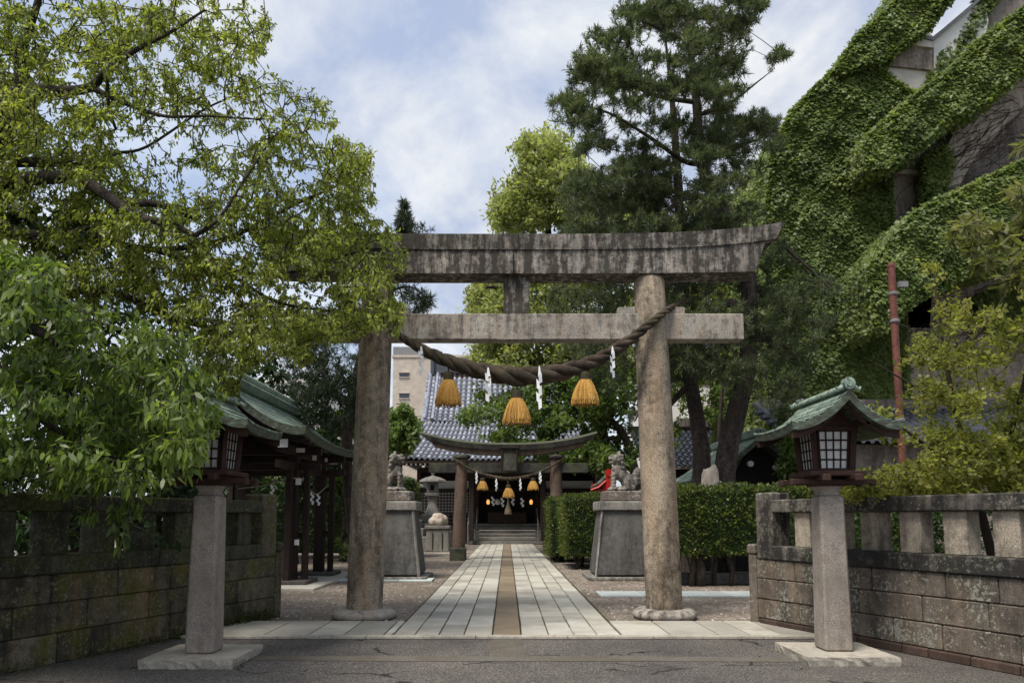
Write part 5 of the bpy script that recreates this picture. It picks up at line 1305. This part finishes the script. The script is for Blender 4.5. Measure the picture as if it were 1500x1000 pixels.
limbs = [W(('w', 5.35, 18.0, 0, .30), (1062, 690, 18.0, .27), (1080, 600, 18.0, .25), (1094, 540, 18.0, .225), (1098, 470, 18, .215), (1095, 400, 18, .20), (1078, 350, 18, .18), (1050, 290, 17.9, .16), (1028, 240, 17.8, .14), (1020, 150, 17.8, .11), (1010, 60, 17.7, .08), (1000, -50, 17.7, .05)),
         W((1095, 470, 18, .12), (1080, 448, 17.9, .11), (1062, 445, 17.7, .10), (1050, 452, 17.5, .05), (1010, 470, 17.2, .03)),
         W((1050, 290, 17.9, .10), (1005, 290, 17.7, .07), (965, 315, 17.4, .05), (910, 325, 17.2, .03), (850, 330, 17, .015)),
         W((1026, 240, 17.8, .09), (1000, 235, 17.6, .06), (950, 200, 17.3, .045), (890, 165, 17.1, .03), (830, 150, 17, .012)),
         W((1020, 150, 17.8, .07), (960, 140, 17.6, .05), (900, 110, 17.4, .03), (850, 80, 17.3, .012)), W((1020, 170, 17.8, .07), (1070, 150, 18, .045), (1110, 120, 18.1, .02), (1135, 100, 18.2, .008)),
         W((1028, 240, 17.8, .07), (1080, 215, 18, .045), (1120, 200, 18.1, .02), (1135, 185, 18.2, .008)), W((1010, 60, 17.7, .06), (960, 40, 17.6, .04), (910, 10, 17.5, .02)), W((1010, 60, 17.7, .06), (1060, 40, 17.8, .04), (1110, 20, 17.9, .02)),
         W((1078, 350, 18, .09), (1120, 340, 17.6, .06), (1170, 380, 17.2, .04), (1215, 420, 17, .02)), W((1096, 500, 18, .08), (1140, 500, 17.6, .05), (1180, 540, 17.3, .03))]
scatter_tree('pine_tree', 'tall pine with two leaning trunks and layered needle clumps, right of the path', 'tree', (5.35, 18.0, 0), limbs, pts, M['needle'], M['bark_pine'], 40, .15, .065, droop=-.35, spread=.62, step=.4, jit=.06, r0=.006, rmax=.045, back=.14, cj=.02, sides=3)
poly = [(935, 350), (1060, 345), (1070, 440), (1050, 480), (1060, 560), (990, 560), (935, 560), (925, 470)]
pts = region(poly, 16.5, 20, 1000, 90, 16, .3)
poly = [(915, 225), (990, 235), (975, 300), (925, 330), (870, 330), (860, 260)]
pts = np.vstack([pts, region(poly, 18.8, 20.4, 700, 60, 14, .2)])
limbs = [W(('w', 4.75, 18.9, 0, .27), (1028, 690, 18.9, .24), (1022, 620, 18.9, .20), (1012, 560, 18.9, .19), (1003, 480, 19, .17), (1000, 400, 19, .15), (996, 320, 19.2, .13), (992, 250, 19.3, .12), (985, 150, 19.4, .08), (975, 60, 19.4, .03)),
         W((1012, 560, 18.9, .09), (975, 600, 18.6, .07), (950, 640, 18.4, .05)), W((1003, 470, 19, .07), (960, 450, 18.6, .04), (930, 430, 18.4, .02)), W((996, 330, 19.2, .06), (950, 300, 19.3, .04), (890, 290, 19.4, .02))]
scatter_tree('pine_tree', 'second pine close beside it with straighter brown trunk behind the long hedge', 'tree', (4.75, 18.9, 0), limbs, pts, M['needle'], M['bark_pine'], 30, .17, .045, droop=-.2, spread=.62, step=.4, jit=.06, r0=.006, rmax=.04, back=.14, cj=.02, sides=3)

# ---------------------------------------------------------------- pale green tree behind the gate
poly = [(680, 430), (700, 400), (722, 330), (728, 290), (750, 262), (762, 215), (790, 205), (815, 185), (832, 205), (860, 240), (905, 250), (1000, 300), (1120, 300), (1125, 560), (900, 600), (800, 560), (740, 560), (700, 540), (676, 500)]
pts = np.vstack([region(poly, 29, 36, 3000, 300, 12, .5), region([(716, 340), (728, 285), (748, 255), (765, 210), (835, 175), (870, 340)], 29, 33, 1100, 60, 11, .4) + rng.normal(0, .22, (1100, 3)), region([(682, 460), (684, 425), (705, 395), (760, 395), (920, 400), (920, 560), (760, 560), (685, 550)], 29, 33, 1300, 120, 12, .4)])
limbs = [W(('w', 4.5, 33, 0, .42), (880, 640, 33, .38), (850, 520, 33, .30), (815, 420, 33, .2), (800, 300, 32.5, .12), (800, 220, 32, .05)), W((850, 520, 33, .2), (780, 450, 32, .14), (720, 420, 31, .08), (695, 440, 31, .04)), W((850, 520, 33, .2), (930, 430, 33, .14), (1020, 380, 33.5, .08), (1100, 360, 34, .04)), W((820, 430, 33, .15), (760, 360, 32, .10), (735, 310, 31.5, .04)), W((860, 560, 33, .2), (780, 540, 31.5, .12), (720, 520, 31, .05))]
scatter_tree('pale_green_tree', 'tall rounded tree with pale yellow green foliage seen behind the lintel', 'tree', (4.5, 33, 0), limbs, pts, M['leaf_light'], M['bark'], 18, .22, .24, droop=.35, spread=.75, step=.7, jit=.12, r0=.012, rmax=.09, back=.3, cj=.13, sides=3)
poly = [(665, 610), (690, 595), (700, 560), (740, 575), (800, 540), (870, 520), (935, 540), (940, 690), (880, 700), (860, 684), (830, 676), (752, 676), (745, 655), (700, 640)]
pts = np.vstack([region(poly, 27, 31, 1050, 110, 11, .4), region([(750, 645), (900, 645), (900, 685), (750, 680)], 27, 30, 260, 26, 9, .3)])
limbs = [W(('w', 5.6, 29.5, 0, .26), (930, 690, 29.5, .2), (900, 620, 29.3, .14), (820, 600, 29, .08), (740, 605, 28.8, .05), (690, 620, 28.6, .03)), W((900, 620, 29.3, .1), (860, 560, 29, .07), (800, 560, 29, .04)), W((900, 640, 29.3, .1), (840, 660, 29, .05), (800, 655, 29, .03))]
scatter_tree('maple_tree', 'leafy green maple spreading low in front of the hall roof', 'tree', (5.6, 29.5, 0), limbs, pts, M['leaf_mid'], M['bark'], 15, .20, .30, droop=.15, spread=.8, step=.5, jit=.08, r0=.009, rmax=.05, back=.25, cj=.10, sides=3)
dark_tree('green_tree', 'leafy tree filling the gap between the pine trunks on the right', [(950, 560), (1000, 520), (1120, 470), (1170, 560), (1160, 635), (1120, 632), (1085, 650), (1070, 600), (1050, 620), (1000, 600), (990, 680), (945, 690)], 27.5, 31, 520, M['leaf_mid'], (7.1, 26.4, 0), (1060, 540, 26), L=.22, lump=70, sg=13)
dark_tree('evergreen_tree', 'dark tree behind the side shrine against the ivy building', [(1140, 600), (1180, 600), (1190, 700), (1150, 715), (1142, 700)], 18.6, 19.3, 260, M['leaf_mid'], (7.4, 19.0, 0), (1150, 640, 19), L=.16, lump=24, sg=12, r=.07)

# ---------------------------------------------------------------- shrubs right of the gate
poly = [(1265, 600), (1300, 590), (1330, 560), (1270, 545), (1265, 520), (1330, 510), (1330, 480), (1270, 470), (1320, 450), (1370, 470), (1345, 400), (1330, 395), (1350, 385), (1372, 375), (1400, 390), (1420, 440), (1450, 430), (1480, 400), (1560, 380), (1640, 420), (1640, 735), (1240, 735), (1225, 700), (1290, 680), (1330, 660), (1275, 640)]
def thins(x, y): return np.clip(.22 + (y - 380) / 420, .2, .9) * np.where(x < 1350, .45, 1)
pts = np.vstack([region(poly, 7.6, 10.6, 2600, 330, 13, .25, thins), region([(1195, 705), (1240, 690), (1340, 680), (1640, 670), (1640, 740), (1195, 735)], 8.4, 10.2, 550, 60, 15, .2)])
limbs = [W(('w', 6.6, 9.6, 0, .07), (1430, 720, 9.4, .05), (1400, 600, 9.3, .035), (1380, 500, 9.2, .022), (1368, 400, 9.2, .008)), W(('w', 6.6, 9.6, 0, .06), (1470, 700, 9.2, .04), (1500, 560, 9, .025), (1520, 440, 8.9, .01)), W((1430, 700, 9.4, .03), (1340, 640, 9.2, .02), (1290, 600, 9.1, .01)),
         W((1400, 600, 9.3, .02), (1330, 560, 9.3, .014), (1280, 530, 9.3, .006)), W((1390, 540, 9.2, .02), (1440, 480, 9.1, .014), (1480, 420, 9, .006)), W((1385, 520, 9.2, .018), (1330, 480, 9.2, .01), (1290, 470, 9.2, .005))]
scatter_tree('yellow_shrub', 'airy shrub with small olive yellow leaves rising behind the right wall', 'shrub', (6.6, 9.6, 0), limbs, pts, M['shrub'], M['twig'], 15, .066, .28, droop=-.3, spread=.75, step=.16, jit=.03, r0=.0028, rmax=.02, back=.10, cj=.03, sides=3)
poly = [(1370, 320), (1420, 290), (1500, 270), (1620, 200), (1640, 430), (1500, 420), (1440, 440), (1420, 380), (1385, 360)]
pts = np.vstack([region(poly, 7.4, 9.0, 150, 26, 16, .2), region([(1480, 195), (1530, 200), (1530, 225), (1488, 225)], 7.6, 8, 4)])
limbs = [W(('w', 7.6, 8.2, 0, .08), ('w', 7.5, 8.2, 3, .06), (1640, 420, 8.2, .045), (1560, 380, 8.2, .03), (1480, 345, 8.2, .018), (1400, 330, 8.2, .008)), W((1560, 380, 8.2, .02), (1480, 410, 8.2, .012), (1440, 420, 8.2, .006)), W((1640, 420, 8.2, .03), (1560, 290, 8.1, .02), (1520, 220, 8, .008))]
scatter_tree('rosette_tree', 'branch ends with rosettes of long pale leaves at the upper right edge', 'tree', (7.6, 8.2, 0), limbs, pts, M['rhodo'], M['twig'], 16, .15, .14, droop=.35, spread=.8, six=True, step=.2, jit=.04, r0=.004, rmax=.02, back=.03, cj=.01, curl=.2, sides=3)

poly = [(1140, 742), (1640, 735), (1640, 830), (1140, 815)]
pts = region(poly, 11.2, 12.8, 700, 80, 16, .3)
limbs = [[(6.6, 12.2, 0, .05), (6.6, 12.0, .7, .04), (6.7, 11.9, 1.2, .02)]]
scatter_tree('green_shrub', 'low dark green bushes glimpsed between the balusters of the right wall', 'shrub', (6.6, 12.2, 0), limbs, pts, M['leaf_dark2'], M['twig'], 12, .085, .3, droop=0, spread=.8, step=.3, jit=.03, r0=.003, rmax=.02, sides=3)
# ---------------------------------------------------------------- clipped hedges
def hedge(label, x0, x1, y0, y1, z0, z1, n, stems, L=.075, seed=1):
    t = thing('clipped_hedge', label, 'hedge', ((x0 + x1) / 2, (y0 + y1) / 2, 0))
    a = np.array([x0, y0, z0]); b = np.array([x1, y1, z1]); d = b - a
    ar = np.array([d[1] * d[2], d[1] * d[2], d[0] * d[2], d[0] * d[2], d[0] * d[1]]); f = rng.choice(5, n, p=ar / ar.sum())
    p = a + d * rng.random((n, 3)); nr = np.zeros((n, 3))
    for k, (ax, v, s) in enumerate([(0, 0, -1), (0, 1, 1), (1, 0, -1), (1, 1, 1), (2, 1, 1)]):
        q = f == k; p[q, ax] = a[ax] + d[ax] * v; nr[q, ax] = s
    ph = np.sin(p[:, 0] * 5.1 + p[:, 2] * 3.3) * .03 + np.sin(p[:, 1] * 4.3 + p[:, 2] * 6.1 + 1) * .03 + np.sin(p[:, 0] * 13 + p[:, 1] * 11 + p[:, 2] * 9) * .02
    p = p + nr * (ph + rng.normal(0, .03, n) - np.abs(rng.normal(0, .05, n)))[:, None]
    rr = .10; c = (a + b) / 2; e = (p - c) / (d / 2); m2 = np.sort(np.abs(e), 1)[:, 1]; p = c + (p - c) * (1 - .05 * np.clip(m2 - .85, 0, .15)[:, None] / .15)
    D = nr * .6 + rng.normal(0, .6, (n, 3)) + np.array([0, 0, .25]); Ls = L * rng.uniform(.6, 1.2, n)
    leaves('foliage', M['hedge'], p, D, Ls, Ls * .3, t)
    m = MB(); m.box(tuple((a + b) / 2), tuple(d - .16), bev=.05); m.build('dark_core', M['leaf_dark'], t)  # solid core box, the darkness inside the hedge put into its colour
    for i, (sx, sy, r_) in enumerate(stems):
        m = MB(); m.tube([(sx, sy, 0), (sx + .03, sy, z0 * .6), (sx + .10 * (-1) ** i, sy + .05, z0 + .3)], [r_ * 1.2, r_, r_ * .8], 8); m.tube([(sx, sy, z0 * .5), (sx - .12, sy, z0 + .2)], [r_ * .6, r_ * .5], 6); m.build('stem', M['bark'], t, smooth=True)
a = P(828, 770, 20.6).x; b = P(903, 770, 20.6).x; zt = P(850, 724, 20.6).z
hedge('square clipped hedge block beside the path, nearer of the pair', a, b, 20.6, 23.2, .30, zt, 15000, [(a + .35, 20.9, .05), (a + .9, 20.9, .07), (a + .6, 22, .05), (b - .2, 21.2, .06)])
a = P(804, 770, 23.9).x; b = a + 1.5; zt = P(815, 728, 23.9).z
hedge('square clipped hedge block beside the path, farther of the pair', a, b, 23.9, 26.6, .15, zt, 9000, [(a + .3, 24.2, .05), (a + .9, 24.3, .06)])
zt = P(1080, 712, 15.3).z
hedge('long dark clipped hedge with bare stems behind the right stone column', 3.4, 8.8, 15.6, 17.3, .62, zt, 26000, [(4.02, 15.85, .05), (4.22, 15.9, .10), (4.55, 16.0, .04), (4.9, 15.9, .05), (5.6, 16, .05), (6.5, 16, .06)], L=.085)
hedge('tall green hedge beyond the pavilion on the left', -12.5, -3.4, 26.5, 28.0, .1, 3.0, 14000, [(-4, 27, .06)], L=.12)
m = MB(); m.box((5.6, 16.2, .14), (4.6, .16, .26), bev=.02); o = m.build('stone_kerb', M['concrete_dark']); tag(o, 'low dark stone kerb on the ground under the long hedge', 'kerb')

# ---------------------------------------------------------------- ivy covered building, right
iv = thing('ivy_building', 'curved concrete building with sweeping ramps overgrown by ivy on the right', 'building', (17, 27, 0))
IK = 1.45
def slabpoly(name, poly, Y, th, mat):
    Y *= IK; th *= IK
    q = [P(x, y, Y) for x, y in poly]; m = MB(); m.prism([(p.x, p.z) for p in q], Y, Y + th); return m.build(name, mat, iv)
W1 = [(1136, 720), (1130, 450), (1130, 300), (1134, 228), (1163, 168), (1228, 103), (1275, 60), (1295, 52), (1300, 85), (1288, 100), (1292, 115), (1338, 143), (1295, 200), (1300, 330), (1305, 450), (1320, 560), (1330, 720)]
B1 = [(1228, 103), (1262, 52), (1300, 22), (1320, -5), (1345, -60), (1440, -60), (1382, 2), (1352, 45), (1312, 72), (1283, 88)]
B2 = [(1272, 205), (1338, 148), (1388, 112), (1438, 62), (1500, 18), (1600, -40), (1600, 30), (1500, 92), (1470, 128), (1445, 145), (1402, 165), (1352, 208), (1302, 240), (1276, 246)]
B3 = [(1280, 390), (1345, 312), (1400, 288), (1450, 265), (1500, 240), (1620, 195), (1620, 320), (1500, 372), (1400, 400), (1330, 440), (1290, 480)]
B4 = [(1360, 122), (1378, 84), (1402, 68), (1428, 22), (1445, -30), (1478, -30), (1444, 14), (1415, 62), (1392, 98)]
slabpoly('side_wall', W1, 17.0, 5.0, M['conc_brown']); slabpoly('upper_ramp', B1, 16.8, 2.2, M['conc_brown']); slabpoly('middle_ramp', B2, 15.8, 1.6, M['conc_brown']); slabpoly('lower_ramp', B3, 15.0, 1.6, M['conc_brown'])
slabpoly('recessed_wall', [(1282, 180), (1372, 180), (1372, 330), (1362, 480), (1290, 480)], 17.4, 3.5, M['conc_brown'])
slabpoly('wall_ledge', [(1288, 247), (1364, 250), (1364, 256), (1288, 253)], 17.3, .3, M['conc_light'])
slabpoly('upper_panel', [(1276, 92), (1368, 104), (1368, 190), (1276, 190)], 17.12, 3.5, M['conc_light'])
slabpoly('stained_band', [(1296, 62), (1368, 68), (1368, 103), (1276, 93)], 17.05, 3.5, M['conc_brown'])
slabpoly('parapet', [(1338, 50), (1368, 56), (1368, 70), (1330, 65)], 16.98, 3.5, M['conc_light'])
slabpoly('parapet', [(1366, 54), (1440, -5), (1448, 30), (1440, 70), (1366, 110)], 17.06, 3.5, M['white_wall'])
slabpoly('parapet_lip', [(1336, 47), (1367, 54), (1440, -8), (1440, -3), (1368, 59), (1337, 52)], 16.94, 3.6, M['metal'])
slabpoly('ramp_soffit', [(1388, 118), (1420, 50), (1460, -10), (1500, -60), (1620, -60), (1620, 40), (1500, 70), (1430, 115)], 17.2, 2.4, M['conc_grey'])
slabpoly('curved_fin', [(1366, 300), (1372, 262), (1384, 222), (1402, 186), (1428, 160), (1468, 130), (1512, 108), (1512, 152), (1476, 178), (1446, 212), (1418, 248), (1396, 290)], 16.9, 1.8, M['conc_fin'])
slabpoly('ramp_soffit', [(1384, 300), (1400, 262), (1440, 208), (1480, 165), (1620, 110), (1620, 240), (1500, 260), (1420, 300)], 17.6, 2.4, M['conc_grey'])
slabpoly('lower_wall', [(1285, 430), (1420, 380), (1620, 330), (1620, 720), (1290, 720)], 17.4, 3, M['conc_brown'])
slabpoly('back_wall', [(1355, 40), (1372, 60), (1440, 100), (1640, 60), (1640, 720), (1355, 480)], 20.4, 1.0, M['conc_grey'])
q0, q1 = P(1362, 215, 25), P(1362, 300, 25); m = MB(); m.tube([(q0.x + .5, 25, q0.z + .4), (q0.x, 25, q0.z), (q1.x, 25, q1.z)], .07, 8); m.build('downpipe', M['metal'], iv, smooth=40)
def ivy(polys, seedn, dens):
    Bs = []; Ds = []
    for poly, Y, th, back in polys:
        Y *= IK; th *= IK; back *= IK
        xs = [p[0] for p in poly]; ys = [p[1] for p in poly]; ar = 0
        for i in range(len(poly)): x0, y0 = poly[i]; x1, y1 = poly[(i + 1) % len(poly)]; ar += (x0 * y1 - x1 * y0) / 2
        n = int(abs(ar) * dens); x = rng.uniform(min(xs), max(xs), int(n * 3)); y = rng.uniform(min(ys), max(ys), int(n * 3)); k = inpoly(x, y, poly); x = x[k][:n]; y = y[k][:n]
        ph = np.sin(x * .11 + y * .07) * .06 + np.sin(x * .05 - y * .09 + 2) * .08 + np.sin(x * .23 + y * .2) * .03
        p = Pn(x, y, Y - .06 - np.clip(.10 + ph, 0, 1) * rng.random(len(x))); Bs.append(p); d = rng.normal(0, .4, (len(x), 3)) + np.array([0, -.5, -.75]); Ds.append(d)
        # edges
        for i in range(len(poly)):
            x0, y0 = poly[i]; x1, y1 = poly[(i + 1) % len(poly)]; L = math.hypot(x1 - x0, y1 - y0); ne = int(L * min(th, back) * 9 + L * 4)
            f = rng.random(ne); px = x0 + (x1 - x0) * f; py = y0 + (y1 - y0) * f; e = Pn(px, py, np.full(ne, float(Y))); e[:, 1] += rng.random(ne) * min(th, back)
            if i % 1 == 0: e[: len(e) // 3, 1] = Y - rng.uniform(-.03, .09, len(e) // 3)
            nx, ny = (y1 - y0) / (L + 1e-6), -(x1 - x0) / (L + 1e-6); sg = 1 if ar > 0 else -1
            off = rng.uniform(-.08, .17, ne); e[:, 0] += nx * off * sg; e[:, 2] -= ny * off * sg; e += rng.normal(0, .03, (ne, 3)); Bs.append(e); Ds.append(rng.normal(0, .6, (ne, 3)) + np.array([-.2, -.3, -.4]))
    B = np.vstack(Bs); D = np.vstack(Ds); N = len(B); up = unit(rng.normal(0, .24, (N, 3)) + np.array([-.15, -.8, .6]))
    L = rng.uniform(.08, .18, N); o = leaves('ivy', M['ivy'], B, D, L, L * .42, None, up=up, curl=.15)
    tag(o, 'dense ivy climbing over wall and sweeping ramps of the right building', 'ivy', kind='stuff')
ivy([(W1, 17.0, 5.0, 5), (B1, 16.8, 2.2, 2.2), (B2, 15.8, 1.6, 1.6), (B3, 15.0, 1.6, 1.6), (B4, 17.1, .3, .3), ([(1272, 205), (1300, 180), (1312, 238), (1302, 242), (1276, 248)], 15.72, .06, .06), ([(1362, 230), (1385, 215), (1392, 235), (1375, 300), (1362, 330), (1355, 290)], 16.85, .2, .2), ([(1290, 445), (1300, 400), (1320, 420), (1330, 600), (1300, 620)], 17.3, .1, .1), ([(1430, 440), (1520, 400), (1640, 380), (1640, 520), (1450, 480)], 17.2, .1, .1)], 1, .40)
# bare vine stems
def vines():
    m = MB(); r = random.Random(8)
    for (x0, y0, x1, y1, n, Y) in [(1290, 460, 1360, 260, 60, 17.38), (1375, 290, 1470, 140, 110, 16.87), (1310, 560, 1480, 420, 50, 17.37)]:
        for i in range(n):
            a = Vector((x0 + (x1 - x0) * r.random(), y0 + (y1 - y0) * r.random())); pts = []; an = r.uniform(-.9, -.1)
            for k in range(7): q = P(a.x, a.y, Y * IK); pts.append(q); a = a + Vector((cos(an), sin(an))) * 9; an += r.uniform(-.4, .4)
            m.tube(pts, .010, 3, cap=False)
    m.build('bare_vine', M['twig'], iv, fix=False)
vines()
